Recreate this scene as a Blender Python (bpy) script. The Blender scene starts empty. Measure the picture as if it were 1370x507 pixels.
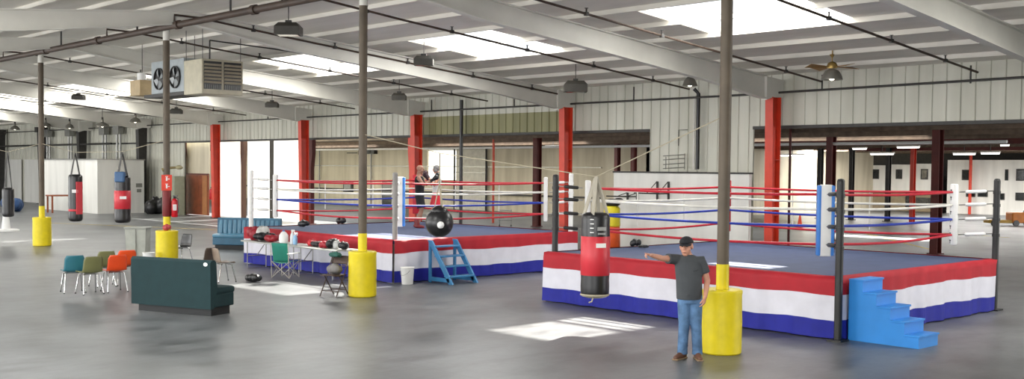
import bpy, bmesh, math, random
from mathutils import Vector, Matrix, Quaternion
random.seed(7)
scn = bpy.context.scene
COL = scn.collection
PI = math.pi

# ------------------------------------------------------------------ camera, sky, sun, exposure
F, PITCH, ROLL, CY, CAMH, PHI = 1464.6, .039, .009, 282.5, 2.682, .822
CP, SP = math.cos(PHI), math.sin(PHI)
CR, FR = Vector((CP, SP, 0)), Vector((-SP, CP, 0))          # level right / forward of the view
fw = FR*math.cos(PITCH) - Vector((0, 0, 1))*math.sin(PITCH)
upv = FR*math.sin(PITCH) + Vector((0, 0, 1))*math.cos(PITCH)
rt = CR*math.cos(ROLL) + upv*math.sin(ROLL)
up2 = upv*math.cos(ROLL) - CR*math.sin(ROLL)
cd = bpy.data.cameras.new('camera'); cam = bpy.data.objects.new('camera', cd); COL.objects.link(cam)
m = Matrix((( rt.x, up2.x, -fw.x, 0), (rt.y, up2.y, -fw.y, 0), (rt.z, up2.z, -fw.z, CAMH), (0, 0, 0, 1)))
cam.matrix_world = m
cd.sensor_width = 36; cd.lens = 36*F/1370; cd.shift_y = (CY-253.5)/1370; cd.clip_end = 400; cd.clip_start = .1
scn.camera = cam
scn.view_settings.view_transform = 'Standard'; scn.view_settings.look = 'None'
scn.view_settings.gamma = 1; scn.view_settings.use_curve_mapping = False
scn.view_settings.exposure = 0.0

def ray(x, y):
    u, v = x-685, y-CY; cr, sr = math.cos(ROLL), math.sin(ROLL)
    u, v = u*cr+v*sr, -u*sr+v*cr
    c, q = math.cos(PITCH), math.sin(PITCH); X = u/F; up = -v/F
    Y = c+up*q; Z = up*c-q
    return Vector((X*CP-Y*SP, X*SP+Y*CP, Z))
def at(x, y, ax=2, val=0.):
    """where the sight line of a measured point meets the level / wall plane"""
    r = ray(x, y); o = Vector((0, 0, CAMH)); return o + r*((val-o[ax])/r[ax])

w = bpy.data.worlds.new('world'); scn.world = w; w.use_nodes = True
bg = w.node_tree.nodes['Background']; bg.inputs[0].default_value = (.80, .9, 1, 1); bg.inputs[1].default_value = 1.6
sd = bpy.data.lights.new('sun', 'SUN'); so = bpy.data.objects.new('sun', sd); COL.objects.link(so)
sd.energy = 30; sd.angle = .02; sd.color = (1, .95, .86)
so.rotation_mode = 'QUATERNION'; so.rotation_quaternion = Vector((.35, -1.09, -1)).to_track_quat('-Z', 'Y')
def area(name, loc, direction, sx, sy, power, color=(1, 1, 1)):
    l = bpy.data.lights.new(name, 'AREA'); l.shape = 'RECTANGLE'; l.size = sx; l.size_y = sy; l.energy = power; l.color = color
    o = bpy.data.objects.new(name, l); COL.objects.link(o); o.location = loc
    o.rotation_mode = 'QUATERNION'; o.rotation_quaternion = Vector(direction).to_track_quat('-Z', 'Y'); return o
SKY_T = (18.9, 22.3)
SKY_S = [(-70.0, -66.4), (-61.2, -57.6), (-52.6, -49.0), (-43.1, -39.5), (-33.9, -30.3), (-25.1, -21.5), (-16.5, -12.6), (-7.6, -4.0), (1.2, 4.8)]
for i, (a, b) in enumerate(SKY_S):                          # daylight spread by each roof light
    area('rooflight_glow', ((a+b)/2, 20.6, 6.14), (0, -.094, -1), 3.4, 3.2, 330, (1, .99, .96))
    area('rooflight_glow', ((a+b)/2, 5.7, 6.14), (0, .094, -1), 3.4, 3.2, 330, (1, .99, .96))  # unseen mirror row on the camera-side slope, added for its light
for i, s in enumerate((-94, -78, -62, -46, -30, -14, 2)):             # fill lamps added unseen behind the camera to light front faces
    area('window_daylight', (s, -2.7, 2.3), (0, 1, .28), 12, 3.0, 1250, (1, .99, .97))
for s in (-62, -44, -26, -8):  # fill lamps added under the annex roof to brighten it
    area('annex_daylight', (s, 40.2, 4.09), (0, 0, -1), 12, 2.2, 520, (1, .99, .96))
for s in (-40, -26, -12):  # more added fill, over the far end of the annex
    area('annex_daylight', (s, 62, 4.09), (0, 0, -1), 12, 2, 2600, (1, .98, .94))
area('dock_daylight', (28, 52, 2.2), (-1, 0, .12), 30, 3.6, 9000, (1, .98, .94))   # side lamp added out of view to brighten the annex

# ------------------------------------------------------------------ materials
def lin(c):
    c = c/255; return c/12.92 if c <= .04045 else ((c+.055)/1.055)**2.4
def rgb(h):
    h = h.lstrip('#'); return tuple(lin(int(h[i:i+2], 16)) for i in (0, 2, 4))+(1,)
MATS = {}
def mat(name, h, rough=.6, metal=0, var=.12, scale=4, bump=0, emit=None, coat=0, detail=5):
    if name in MATS: return MATS[name]
    m = bpy.data.materials.new(name); m.use_nodes = True; nt = m.node_tree; b = nt.nodes['Principled BSDF']
    b.inputs['Roughness'].default_value = rough; b.inputs['Metallic'].default_value = metal
    if coat: b.inputs['Coat Weight'].default_value = coat
    c = rgb(h)
    tc = nt.nodes.new('ShaderNodeTexCoord'); n = nt.nodes.new('ShaderNodeTexNoise'); n.inputs['Scale'].default_value = scale; n.inputs['Detail'].default_value = detail
    nt.links.new(tc.outputs['Object'], n.inputs['Vector'])
    r = nt.nodes.new('ShaderNodeValToRGB'); r.color_ramp.elements[0].position = .3; r.color_ramp.elements[1].position = .7
    r.color_ramp.elements[0].color = tuple(v*(1-var) for v in c[:3])+(1,)
    r.color_ramp.elements[1].color = tuple(min(1, v*(1+var)) for v in c[:3])+(1,)
    nt.links.new(n.outputs['Fac'], r.inputs['Fac']); nt.links.new(r.outputs['Color'], b.inputs['Base Color'])
    if bump:
        bp = nt.nodes.new('ShaderNodeBump'); bp.inputs['Strength'].default_value = bump; bp.inputs['Distance'].default_value = .02
        nt.links.new(n.outputs['Fac'], bp.inputs['Height']); nt.links.new(bp.outputs['Normal'], b.inputs['Normal'])
    if emit: b.inputs['Emission Color'].default_value = rgb(h); b.inputs['Emission Strength'].default_value = emit
    MATS[name] = m; return m

def floor_mat():
    m = bpy.data.materials.new('polished_concrete'); m.use_nodes = True; nt = m.node_tree; b = nt.nodes['Principled BSDF']; N = nt.nodes.new; L = nt.links.new
    tc = N('ShaderNodeTexCoord')
    n1 = N('ShaderNodeTexNoise'); n1.inputs['Scale'].default_value = .35; n1.inputs['Detail'].default_value = 8; n1.inputs['Roughness'].default_value = .6
    n2 = N('ShaderNodeTexNoise'); n2.inputs['Scale'].default_value = 1.6; n2.inputs['Detail'].default_value = 9; n2.inputs['Roughness'].default_value = .7
    mp = N('ShaderNodeMapping'); mp.inputs['Scale'].default_value = (1, .45, 1); mp.inputs['Rotation'].default_value = (0, 0, .5)
    L(tc.outputs['Object'], n1.inputs['Vector']); L(tc.outputs['Object'], mp.inputs['Vector']); L(mp.outputs['Vector'], n2.inputs['Vector'])
    r = N('ShaderNodeValToRGB'); e = r.color_ramp.elements
    e[0].position = .32; e[0].color = rgb('#525455'); e[1].position = .68; e[1].color = rgb('#787a7c')
    L(n1.outputs['Fac'], r.inputs['Fac'])
    r2 = N('ShaderNodeValToRGB'); e = r2.color_ramp.elements; e[0].position = .36; e[0].color = (.42, .42, .42, 1); e[1].position = .52; e[1].color = (1, 1, 1, 1)
    L(n2.outputs['Fac'], r2.inputs['Fac'])
    mx = N('ShaderNodeMixRGB'); mx.blend_type = 'MULTIPLY'; mx.inputs[0].default_value = .8; L(r.outputs[0], mx.inputs[1]); L(r2.outputs[0], mx.inputs[2])
    # slab joints every 4.57 m
    br = N('ShaderNodeTexBrick'); br.offset = 0; br.inputs['Scale'].default_value = 1; br.inputs['Brick Width'].default_value = 4.57; br.inputs['Row Height'].default_value = 4.57
    br.inputs['Mortar Size'].default_value = .008; br.inputs['Color1'].default_value = (1, 1, 1, 1); br.inputs['Color2'].default_value = (.93, .93, .93, 1); br.inputs['Mortar'].default_value = (.7, .7, .7, 1)
    L(tc.outputs['Object'], br.inputs['Vector'])
    m2 = N('ShaderNodeMixRGB'); m2.blend_type = 'MULTIPLY'; m2.inputs[0].default_value = .8; L(mx.outputs[0], m2.inputs[1]); L(br.outputs[0], m2.inputs[2])
    L(m2.outputs[0], b.inputs['Base Color']); b.inputs['Specular IOR Level'].default_value = .36
    rr = N('ShaderNodeMapRange'); rr.inputs[3].default_value = .25; rr.inputs[4].default_value = .48; L(n2.outputs['Fac'], rr.inputs[0]); L(rr.outputs[0], b.inputs['Roughness'])
    bp = N('ShaderNodeBump'); bp.inputs['Strength'].default_value = .12; bp.inputs['Distance'].default_value = .01; L(n2.outputs['Fac'], bp.inputs['Height']); L(bp.outputs[0], b.inputs['Normal'])
    return m
M_floor = floor_mat()
def panel_mat(name, a, bcol, scale=(1.2, 1.2, .15)):
    """painted sheet metal with vertical grime streaks"""
    m = bpy.data.materials.new(name); m.use_nodes = True; nt = m.node_tree; b = nt.nodes['Principled BSDF']; N = nt.nodes.new; L = nt.links.new
    tc = N('ShaderNodeTexCoord'); mp = N('ShaderNodeMapping'); mp.inputs['Scale'].default_value = scale; n = N('ShaderNodeTexNoise'); n.inputs['Scale'].default_value = 1.5; n.inputs['Detail'].default_value = 8
    L(tc.outputs['Object'], mp.inputs[0]); L(mp.outputs[0], n.inputs['Vector'])
    r = N('ShaderNodeValToRGB'); e = r.color_ramp.elements; e[0].position = .33; e[0].color = rgb(a); e[1].position = .62; e[1].color = rgb(bcol)
    L(n.outputs['Fac'], r.inputs[0]); L(r.outputs[0], b.inputs['Base Color']); b.inputs['Roughness'].default_value = .55
    return m
M_wall = panel_mat('white_sheet_metal', '#b9b8ab', '#c8c7bb')
M_olive = panel_mat('olive_sheet_metal', '#76744f', '#8a8760')
M_ceil = panel_mat('painted_roof_deck', '#cdc9c0', '#d8d4cc', (.2, 1.5, 1))
M_block = panel_mat('white_block_wall', '#d0cfca', '#dfded9')
M_cream = panel_mat('cream_wall', '#b5ab94', '#cdc4ae')
def translucent(name, h, clear):
    m = bpy.data.materials.new(name); m.use_nodes = True; nt = m.node_tree; nt.nodes.clear(); N = nt.nodes.new; L = nt.links.new
    o = N('ShaderNodeOutputMaterial'); a = N('ShaderNodeBsdfTransparent'); t = N('ShaderNodeBsdfTranslucent'); t.inputs[0].default_value = rgb(h)
    d = N('ShaderNodeBsdfDiffuse'); d.inputs[0].default_value = rgb(h); m1 = N('ShaderNodeMixShader'); m1.inputs[0].default_value = .7
    n = N('ShaderNodeTexNoise'); n.inputs['Scale'].default_value = 2
    m2 = N('ShaderNodeMixShader'); m2.inputs[0].default_value = 1-clear
    L(d.outputs[0], m1.inputs[1]); L(t.outputs[0], m1.inputs[2]); L(a.outputs[0], m2.inputs[1]); L(m1.outputs[0], m2.inputs[2]); L(m2.outputs[0], o.inputs[0]); return m
M_sky = translucent('fibreglass_rooflight', '#e8e8e4', .03); M_clear = translucent('clear_rooflight_sheet', '#f4f4f0', .85)
M_door = translucent('translucent_strip', '#a8a6a0', .04)
M_white = mat('white_paint', '#d4d2cc', .5)
M_beam = mat('white_painted_steel', '#d2d0c8', .5, var=.08, scale=1)
M_red = mat('red_oxide_paint', '#c8381f', .45, var=.15, scale=2)
M_dred = mat('dark_red_primer', '#5a201a', .6, var=.3, scale=2)
M_rust = mat('brown_pipe', '#3f3128', .6, var=.25, scale=3)
M_dark = mat('dark_steel', '#2e2c2a', .55, var=.25, scale=5)
M_black = mat('black_vinyl', '#141416', .35, var=.2)
M_post = mat('brown_painted_pole', '#574c3e', .6, var=.2, scale=3)
M_yel = mat('yellow_plastic', '#d9c406', .5, var=.08, scale=6, bump=.15)
M_annexc = mat('brown_roof_underside', '#7d6f5c', .8, var=.35, scale=1)
M_gal = mat('galvanised', '#8f8f8c', .35, .7)
M_chrome = mat('chrome', '#d8d8d8', .15, 1, var=.03)
M_glass = mat('dark_window_glass', '#1c2023', .1)
M_lens = mat('lamp_lens', '#fff6e0', .3, emit=6)

# ------------------------------------------------------------------ mesh helpers
class MB:
    def __init__(s): s.bm = bmesh.new(); s.mi = 0; s.mats = []
    def use(s, m):
        if m not in s.mats: s.mats.append(m)
        s.mi = s.mats.index(m); return s
    def _f(s, vs):
        try: f = s.bm.faces.new(vs)
        except ValueError: return None
        f.material_index = s.mi; return f
    def box(s, c, d, rot=None, bev=0):
        c = Vector(c); hx, hy, hz = [v/2 for v in d]
        R = rot if isinstance(rot, Matrix) else (Matrix.Rotation(rot, 3, 'Z') if rot else Matrix.Identity(3))
        vs = [s.bm.verts.new(c+R@Vector((x*hx, y*hy, z*hz))) for x in (-1, 1) for y in (-1, 1) for z in (-1, 1)]
        fs = [s._f([vs[i] for i in q]) for q in ((0, 1, 3, 2), (4, 6, 7, 5), (0, 4, 5, 1), (2, 3, 7, 6), (0, 2, 6, 4), (1, 5, 7, 3))]
        if bev:
            es = list({e for f in fs for e in f.edges})
            r = bmesh.ops.bevel(s.bm, geom=es, offset=bev, segments=2, profile=.5, affect='EDGES', clamp_overlap=True)
            for f in r['faces']: f.material_index = s.mi
        return s
    def rings(s, rs, cap=True, closed=False, loop=True):
        vr = [[s.bm.verts.new(p) for p in r] for r in rs]; n = len(vr[0])
        for i in range(len(vr)-1+(1 if closed else 0)):
            a, b = vr[i], vr[(i+1) % len(vr)]
            for k in range(n if loop else n-1): s._f([a[k], a[(k+1) % n], b[(k+1) % n], b[k]])
        if cap and not closed: s._f(vr[0][::-1]); s._f(vr[-1])
        return s
    def tube(s, pts, r, seg=8, cap=True, sq=(1, 1), ends=False):
        """swept round section through pts; r one radius or one per point; ends adds rounded tips"""
        pts = [Vector(p) for p in pts]; rr = list(r) if isinstance(r, (list, tuple)) else [r]*len(pts)
        if ends:
            d0 = (pts[0]-pts[1]).normalized(); d1 = (pts[-1]-pts[-2]).normalized()
            pre = [(pts[0]+d0*rr[0]*math.sin(a), rr[0]*math.cos(a)) for a in (1.35, .9, .45)]
            post = [(pts[-1]+d1*rr[-1]*math.sin(a), rr[-1]*math.cos(a)) for a in (.45, .9, 1.35)]
            pts = [p for p, _ in pre]+pts+[p for p, _ in post]; rr = [q for _, q in pre]+rr+[q for _, q in post]
        u = None; rs = []
        for i, p in enumerate(pts):
            t = (pts[min(i+1, len(pts)-1)]-pts[max(i-1, 0)]).normalized()
            if u is None: u = t.orthogonal().normalized() if abs(t.z) < .9 else Vector((1, 0, 0))
            u = (u-t*u.dot(t)).normalized(); v = t.cross(u)
            rs.append([p+(u*math.cos(2*PI*k/seg)*sq[0]+v*math.sin(2*PI*k/seg)*sq[1])*rr[i] for k in range(seg)])
        return s.rings(rs, cap)
    def lathe(s, prof, c=(0, 0, 0), seg=24, cap=True):
        c = Vector(c); return s.rings([[c+Vector((r*math.cos(2*PI*k/seg), r*math.sin(2*PI*k/seg), z)) for k in range(seg)] for r, z in prof], cap)
    def ell(s, c, r, seg=16, rot=None):
        c = Vector(c); R = rot or Matrix.Identity(3); rs = []
        for i in range(1, 10):
            a = PI*i/10-PI/2
            rs.append([c+R@Vector((r[0]*math.cos(a)*math.cos(2*PI*k/seg), r[1]*math.cos(a)*math.sin(2*PI*k/seg), r[2]*math.sin(a))) for k in range(seg)])
        return s.rings(rs)
    def grid(s, fn, nu, nv, mfn=None):
        vs = [[s.bm.verts.new(fn(i/nu, j/nv)) for j in range(nv+1)] for i in range(nu+1)]
        for i in range(nu):
            for j in range(nv):
                f = s._f([vs[i][j], vs[i+1][j], vs[i+1][j+1], vs[i][j+1]])
                if mfn and f: f.material_index = mfn(i, j)
        return s
    def extr(s, poly, off):
        """prism: polygon points swept by off"""
        poly = [Vector(p) for p in poly]; off = Vector(off); return s.rings([poly, [p+off for p in poly]])
    def build(s, name, m=None, parent=None, smooth=False, loc=None):
        if m and not s.mats: s.mats = [m]
        bmesh.ops.recalc_face_normals(s.bm, faces=s.bm.faces)
        me = bpy.data.meshes.new(name); s.bm.to_mesh(me); s.bm.free()
        for x in s.mats: me.materials.append(x)
        o = bpy.data.objects.new(name, me); COL.objects.link(o)
        if parent: o.parent = parent
        if loc: o.location = loc
        if smooth:
            for p in me.polygons: p.use_smooth = True
            if smooth != 'all':
                me.set_sharp_from_angle(angle=.7)
        return o
def tag(o, label=None, cat=None, group=None, kind=None):
    for k, v in (('label', label), ('category', cat), ('group', group), ('kind', kind)):
        if v: o[k] = v
    return o
def thing(name, label, cat, loc=(0, 0, 0), rz=0, group=None):
    o = bpy.data.objects.new(name, None); COL.objects.link(o); o.empty_display_size = .2
    o.location = loc; o.rotation_euler = (0, 0, rz); return tag(o, label, cat, group)
def kids(o): return [c for c in bpy.data.objects if c.parent is o]
def dup(o, loc=None, rz=None, label=None, group=None, parent=None):
    c = o.copy(); COL.objects.link(c)
    if parent: c.parent = parent
    for k in kids(o): dup(k, parent=c)
    if loc is not None: c.location = loc
    if rz is not None: c.rotation_euler = (0, 0, rz)
    if label: c['label'] = label
    if group: c['group'] = group
    return c
def struct(o): o['kind'] = 'structure'; return o

# ------------------------------------------------------------------ room shell
S0, S1 = -104., 32.; TB = -3.; TW = 27.6; RIDGE = 13.17
def zc(t): return 5.5+.094*(TW-t) if t >= RIDGE else 5.5+.094*(TW-RIDGE)-.094*(RIDGE-t)
b = MB(); b.box(((S0+S1)/2, 46, -.15), (150, 110, .3)); struct(b.build('floor', M_floor))
# roof: two slopes cut into cells, holes where the roof lights are
b = MB()
ts = [TB, 4, 7.4, RIDGE, SKY_T[0], SKY_T[1], TW+.3]
ss = sorted({S0, S1} | {v for p in SKY_S for v in p})
for i in range(len(ss)-1):
    for j in range(len(ts)-1):
        if (ss[i], ss[i+1]) in SKY_S and j in (1, 4): continue
        a, c, d, e = ss[i], ss[i+1], ts[j], ts[j+1]
        lo = [(a, d, zc(d)), (c, d, zc(d)), (c, e, zc(e)), (a, e, zc(e))]
        b.extr(lo, (0, 0, .12))
struct(b.build('ceiling', M_ceil))
n = 0
for a, c in SKY_S:
    for d, e in ((SKY_T), (4, 7.4)):  # second span lies out of view, added for illumination
        n += 1; b = MB()
        cells = 12
        def fn(u, v, a=a, c=c, d=d, e=e):
            return Vector((a+(c-a)*u, d+(e-d)*v, zc(d+(e-d)*v)+.07+.018*math.cos(u*2*PI*cells)))
        clear = {-15.0: (.19, .60), -23.3: (.13, .86), -14.55: (.19, .6), -41.3: (.30, .47)}
        key = min(clear, key=lambda k: abs(k-(a+c)/2)); rng = clear[key] if abs(key-(a+c)/2) < .6 else None
        b.use(M_sky); b.use(M_clear)
        b.grid(fn, cells*6, 6, lambda i, j: 1 if rng and ((rng[0] <= i/(cells*6) < rng[1] and (key != -14.55 or j < 4)) or (key == -14.55 and j == 5 and i/(cells*6) >= .66)) else 0)
        o = struct(b.build('window_%d' % n, None, smooth='all'))
# purlins: Z sections running the length of the roof
n = 0
t = TW-1.1
tlist = []
while t > TB+.5: tlist.append(t); t -= 1.55
for t in tlist:
    n += 1; b = MB(); z = zc(t)
    b.box(((S0+S1)/2, t, z-.06), (S1-S0, .012, .12)); b.box(((S0+S1)/2, t+.035, z-.008), (S1-S0, .07, .012)); b.box(((S0+S1)/2, t-.035, z-.115), (S1-S0, .07, .012))
    struct(b.build('trim_%d' % n, M_ceil))
def ribbed(b, x0, x1, y, z0, z1, face=-1, pitch=.38, d=.03):
    """trapezoid-ribbed sheet standing in the x direction"""
    xs = []; x = x0
    while x < x1:
        xs += [(x, 0), (min(x+.018, x1), d), (min(x+.03, x1), d), (min(x+.048, x1), 0)]; x += pitch
    xs.append((x1, 0))
    pts = []
    for p in xs:
        if not pts or p[0] > pts[-1][0]+1e-5: pts.append(p)
    front = [Vector((p[0], y+face*p[1], z0)) for p in pts]; top = [Vector((p[0], y+face*p[1], z1)) for p in pts]
    b.rings([front, top], cap=False, loop=False)
    b.rings([[Vector((x0, y-face*.06, z0)), Vector((x1, y-face*.06, z0))], [Vector((x0, y-face*.06, z1)), Vector((x1, y-face*.06, z1))]], cap=False, loop=False)
ZB = 4.0
sOL = at(566, 170, 1, TW).x, at(748, 170, 1, TW).x
sPL = at(870, 175, 1, TW).x, at(1008, 175, 1, TW).x
sDL = at(247, 184, 1, TW).x; sDR = at(400, 184, 1, TW).x
b = MB().use(M_wall)
ribbed(b, S0, sOL[0], TW, ZB, 5.7); ribbed(b, sOL[0], sOL[1], TW, 4.72, 5.7)
ribbed(b, sOL[1], S1, TW, ZB, 5.7); ribbed(b, sPL[0], sPL[1], TW, 0, ZB)
b.use(M_olive); ribbed(b, sOL[0], sOL[1], TW, ZB, 4.72)
b.use(M_wall); ribbed(b, S0, sDL, TW, 0, ZB)
struct(b.build('wall_rear'))
b = MB()
for x0, x1 in ((S0, sOL[0]), (sOL[0], sPL[0]), (sPL[1], S1)):
    b.box(((x0+x1)/2, TW+.03, ZB-.04), (x1-x0, .14, .09))
struct(b.build('trim_40', M_dark))
# end wall with hung panels (left)
b = MB()
b.box((S0-.1, 12, 3.3), (.2, 31.6, 7.2)); struct(b.build('wall_left', M_wall))
b = MB(); b.box((S1+.1, 12, 3.3), (.2, 31.6, 7.2)); struct(b.build('wall_right', M_wall))
# unseen wall behind the camera; its open window band is added to admit light
b = MB(); b.box(((S0+S1)/2, TB-.1, .35), (S1-S0, .2, .7)); b.box(((S0+S1)/2, TB-.1, 4.9), (S1-S0, .2, 1.9))
for s in range(int(S0), int(S1)+1, 8): b.box((s, TB-.1, 2.3), (1.2, .2, 3.4))
struct(b.build('wall_front', M_wall))
# annex behind the opening: low dark roof, far walls
b = MB()
AX0, AX1 = -95., 32.
xw0 = at(868, 240, 1, 46).x
HX0, HX1, HY0, HY1 = -26.2, -21.6, 45.3, 46.6            # a clear sheet in the annex roof
struct(MB().extr([(HX0, HY0, 4.14), (HX1, HY0, 4.14), (HX1, HY1, 4.14), (HX0, HY1, 4.14)], (0, 0, .01)).build('window_50', M_clear))
for x0_, x1_, y0_, y1_ in ((AX0, xw0, 34.5, 46.2), (xw0, HX0, 34.5, 76), (HX1, AX1, 34.5, 76), (HX0, HX1, 34.5, HY0), (HX0, HX1, HY1, 76), (-62, xw0, 66, 76)):
    b.extr([(x0_, y0_, 4.12), (x1_, y0_, 4.12), (x1_, y1_, 4.12), (x0_, y1_, 4.12)], (0, 0, .1))
b.extr([(sDR+.0, TW+.1, 4.45), (AX1, TW+.1, 4.45), (AX1, 34.5, 4.12), (sDR, 34.5, 4.12)], (0, 0, .1))
struct(b.build('ceiling_annex', M_annexc))
n = 50
for t in [28.6+1.5*i for i in range(4)]+[36+4.4*i for i in range(9)]:
    n += 1; b = MB(); z = 4.12+(.33*(34.5-t)/6.9 if t < 34.5 else 0)
    xa = (sDR if t < 34.5 else (-95. if t < 46 else xw0))
    b.box(((xa+AX1)/2, t, z-.02), (AX1-xa, .1, .05)); b.box(((xa+AX1)/2, t, z-.09), (AX1-xa, .02, .14)); b.box(((xa+AX1)/2, t, z-.16), (AX1-xa, .1, .03))
    x = xa
    struct(b.build('trim_%d' % n, mat('joist_primer', '#6b5a4a', .7, var=.3)))
TF = 70.
b = MB()
b.box((-45, 46.1, 2.06), (0, 0, 0)) if 0 else None
hot0 = at(572, 200, 1, 46); hot1 = at(612, 240, 1, 46)
# cream back wall with a bright window hole
def wallrect(b, y, x0, x1, z0, z1, th=.2): b.box(((x0+x1)/2, y+th/2, (z0+z1)/2), (x1-x0, th, z1-z0))
wallrect(b, 46, AX0, hot0.x, 0, 4.12); wallrect(b, 46, hot1.x, xw0, 0, 4.12)
wallrect(b, 46, hot0.x, hot1.x, 0, 1.9); wallrect(b, 46, hot0.x, hot1.x, 3.9, 4.12)
struct(b.build('wall_annex', M_cream))
b = MB(); b.box((xw0-.1, 58, 2.06), (.2, 24, 4.12)); struct(b.build('wall_annex_side', M_cream))
b = MB(); b.box(((hot0.x+hot1.x)/2, 46.1, 2.9), (hot1.x-hot0.x, .01, 2.0)); struct(b.build('window_40', M_sky))
b = MB(); wallrect(b, 76, -62, AX1, 0, 4.12); struct(b.build('wall_far', M_dark))

# ------------------------------------------------------------------ steel frame
COLS = [-18.1-8.35*i for i in range(7)]+[-9.75, -1.4]
LBL = {0: 'nearest red steel column, in front of the opening right of the white board', 1: 'red steel column behind the gap between the two boxing rings',
       2: 'red steel column left of the olive wall strip, behind the two boxers', 3: 'red steel column behind the left ring just right of the bright doorway',
       4: 'slim distant red steel column between the wooden door and the bright doorway'}
def rafter(s):
    b = MB(); w_ = .2
    def sect(t, dep):
        z1 = zc(t)-.2; z0 = z1-dep
        return [Vector((s-w_/2, t, z1)), Vector((s-.006-w_/2+w_/2, t, z1)), Vector((s+w_/2, t, z1)), Vector((s+w_/2, t, z0)), Vector((s-w_/2, t, z0))]
    def plate(f0, f1, hw):
        pts = [t for t in (26.6, 24, 20, 16, RIDGE)]+[9, 4, TB]
        dep = {26.6: .66, 24: .56, 20: .52, 16: .5, RIDGE: .34, 9: .5, 4: .52, TB: .7}
        rs = []
        for t in pts:
            z1 = zc(t)-.2; a = z1-dep[t]*f0; c = z1-dep[t]*f1
            if f0 == 1: c = a+.03
            if f1 == 0 and f0 == 0: a = z1-.03; c = z1
            rs.append([Vector((s-hw, t, a)), Vector((s+hw, t, a)), Vector((s+hw, t, c)), Vector((s-hw, t, c))])
        b.rings(rs)
    plate(1, .9, .11); plate(0, 0, .11); plate(.99, .02, .02)
    # knee plate over the column
    zz = zc(26.9)
    b.extr([(s-.1, 26.6, zz-.2), (s-.1, 27.45, zz-.26), (s-.1, 27.42, 4.8), (s-.1, 26.95, 4.8), (s-.1, 26.6, zz-.86)], (.2, 0, 0))
    o = b.build('roof_rafter', M_beam)
    return o
RAF = {-2: 'nearest white roof beam cutting the top right corner', -1: 'white roof beam out of the frame at right',
       0: 'large white roof beam ending on the nearest red column', 1: 'white roof beam ending on the red column between the rings',
       2: 'white roof beam ending on the red column beside the olive strip', 3: 'white roof beam ending on the red column behind the left ring',
       4: 'white roof beam ending on the slim distant red column'}
for i, s in enumerate(COLS):
    if s > -5: continue
    o = rafter(s); k = {7: -2}.get(i, i)
    tag(o, RAF.get(k, {5: 'white roof beam just beyond the slim distant red column', 6: 'farthest white roof beam at the left end'}.get(k, 'roof beam')), 'roof beam', 'white steel roof beams')
    if i > 4 and i != 7: continue
    if i == 7: continue
    c = thing('steel_column', LBL[i], 'column', (s, 27.1, 0), 0, 'red steel columns along the rear wall')
    b = MB(); w0, w1 = .16, .24                              # tapered wide flange: two flanges and a web
    b.rings([[Vector((-.13, -w0, 0)), Vector((.13, -w0, 0)), Vector((.13, -w0+.03, 0)), Vector((-.13, -w0+.03, 0))], [Vector((-.13, -w1, 4.8)), Vector((.13, -w1, 4.8)), Vector((.13, -w1+.03, 4.8)), Vector((-.13, -w1+.03, 4.8))]])
    b.box((0, .17, 2.4), (.26, .03, 4.8)); b.rings([[Vector((-.01, -w0+.02, 0)), Vector((.01, -w0+.02, 0)), Vector((.01, .17, 0)), Vector((-.01, .17, 0))], [Vector((-.01, -w1+.02, 4.8)), Vector((.01, -w1+.02, 4.8)), Vector((.01, .17, 4.8)), Vector((-.01, .17, 4.8))]])
    for z in (1.4, 3.0): b.box((0, 0, z), (.24, .3, .02))
    b.build('flanged_shaft', M_red, c)
    b = MB(); b.box((0, 0, .012), (.4, .46, .025))
    for x in (-.15, .15):
        for y in (-.18, .18): b.lathe([(.018, .02), (.018, .05)], (x, y, 0), 6)
    b.build('base_plate', M_dark, c)

# dark columns of the annex
def dcol(x, y, lab, px=None, r=.15, h=4.2, m=None):
    b = MB(); b.box((0, -r, h/2), (r*1.7, .03, h)); b.box((0, r, h/2), (r*1.7, .03, h)); b.box((0, 0, h/2), (.02, r*2, h)); b.box((0, 0, .015), (.4, .4, .03))
    o = b.build('annex_column', m or M_dred, loc=(x, y, 0)); return tag(o, lab, 'column', 'dark columns of the annex')
dcol(-16.8, 34.6, 'dark red annex column seen behind the right corner of the near ring')
p = at(1112, 210, 1, 38); dcol(p.x, 38, 'dark red annex column seen above the blue and white corner pad')
dcol(-36.4, 35.4, 'dark red annex column just left of the red column between the rings')
p = at(848, 210, 1, 42); dcol(p.x, 42, 'dark brown annex post left of the white panel wall, behind the hanging bag', r=.12)
p = at(826, 210, 1, 42); dcol(p.x, 42, 'dark brown annex post between the hanging bag rope and the white board', r=.12)
p = at(1140, 210, 1, 55); dcol(p.x, 55, 'thin black annex post left of the white dock doors', r=.12, m=M_dark)
p = at(1189, 210, 1, 55); dcol(p.x, 55, 'thin black annex post between the first and second dock door', r=.12, m=M_dark)
p = at(1222, 210, 1, 55); dcol(p.x, 55, 'thin red annex post between the second and third dock door', r=.12, m=M_red)
p = at(1097, 250, 1, 55); dcol(p.x, 55, 'thin black annex post left of the blue and white corner pad', r=.14, m=M_dark)
p = at(1057, 210, 1, 33); b = MB(); b.tube([(0, 0, 0), (0, 0, 4.25)], .045); tag(b.build('annex_pipe', M_dred, loc=(p.x, 33, 0)), 'thin dark red pipe right of the nearest red column', 'pipe')
b = MB()
for t in (42.8, 55.3): 
    b = MB(); b.box((0, t, 3.82), (64, .2, .03)); b.box((0, t, 3.96), (64, .02, .3))
    tag(b.build('annex_beam', M_dred), {35.2: 'dark red beam under the annex roof, nearest the opening', 42.8: 'dark red beam under the annex roof, second from the opening', 55.3: 'dark red beam under the annex roof, farthest back'}[t], 'roof beam', 'dark beams under the annex roof')

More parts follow.
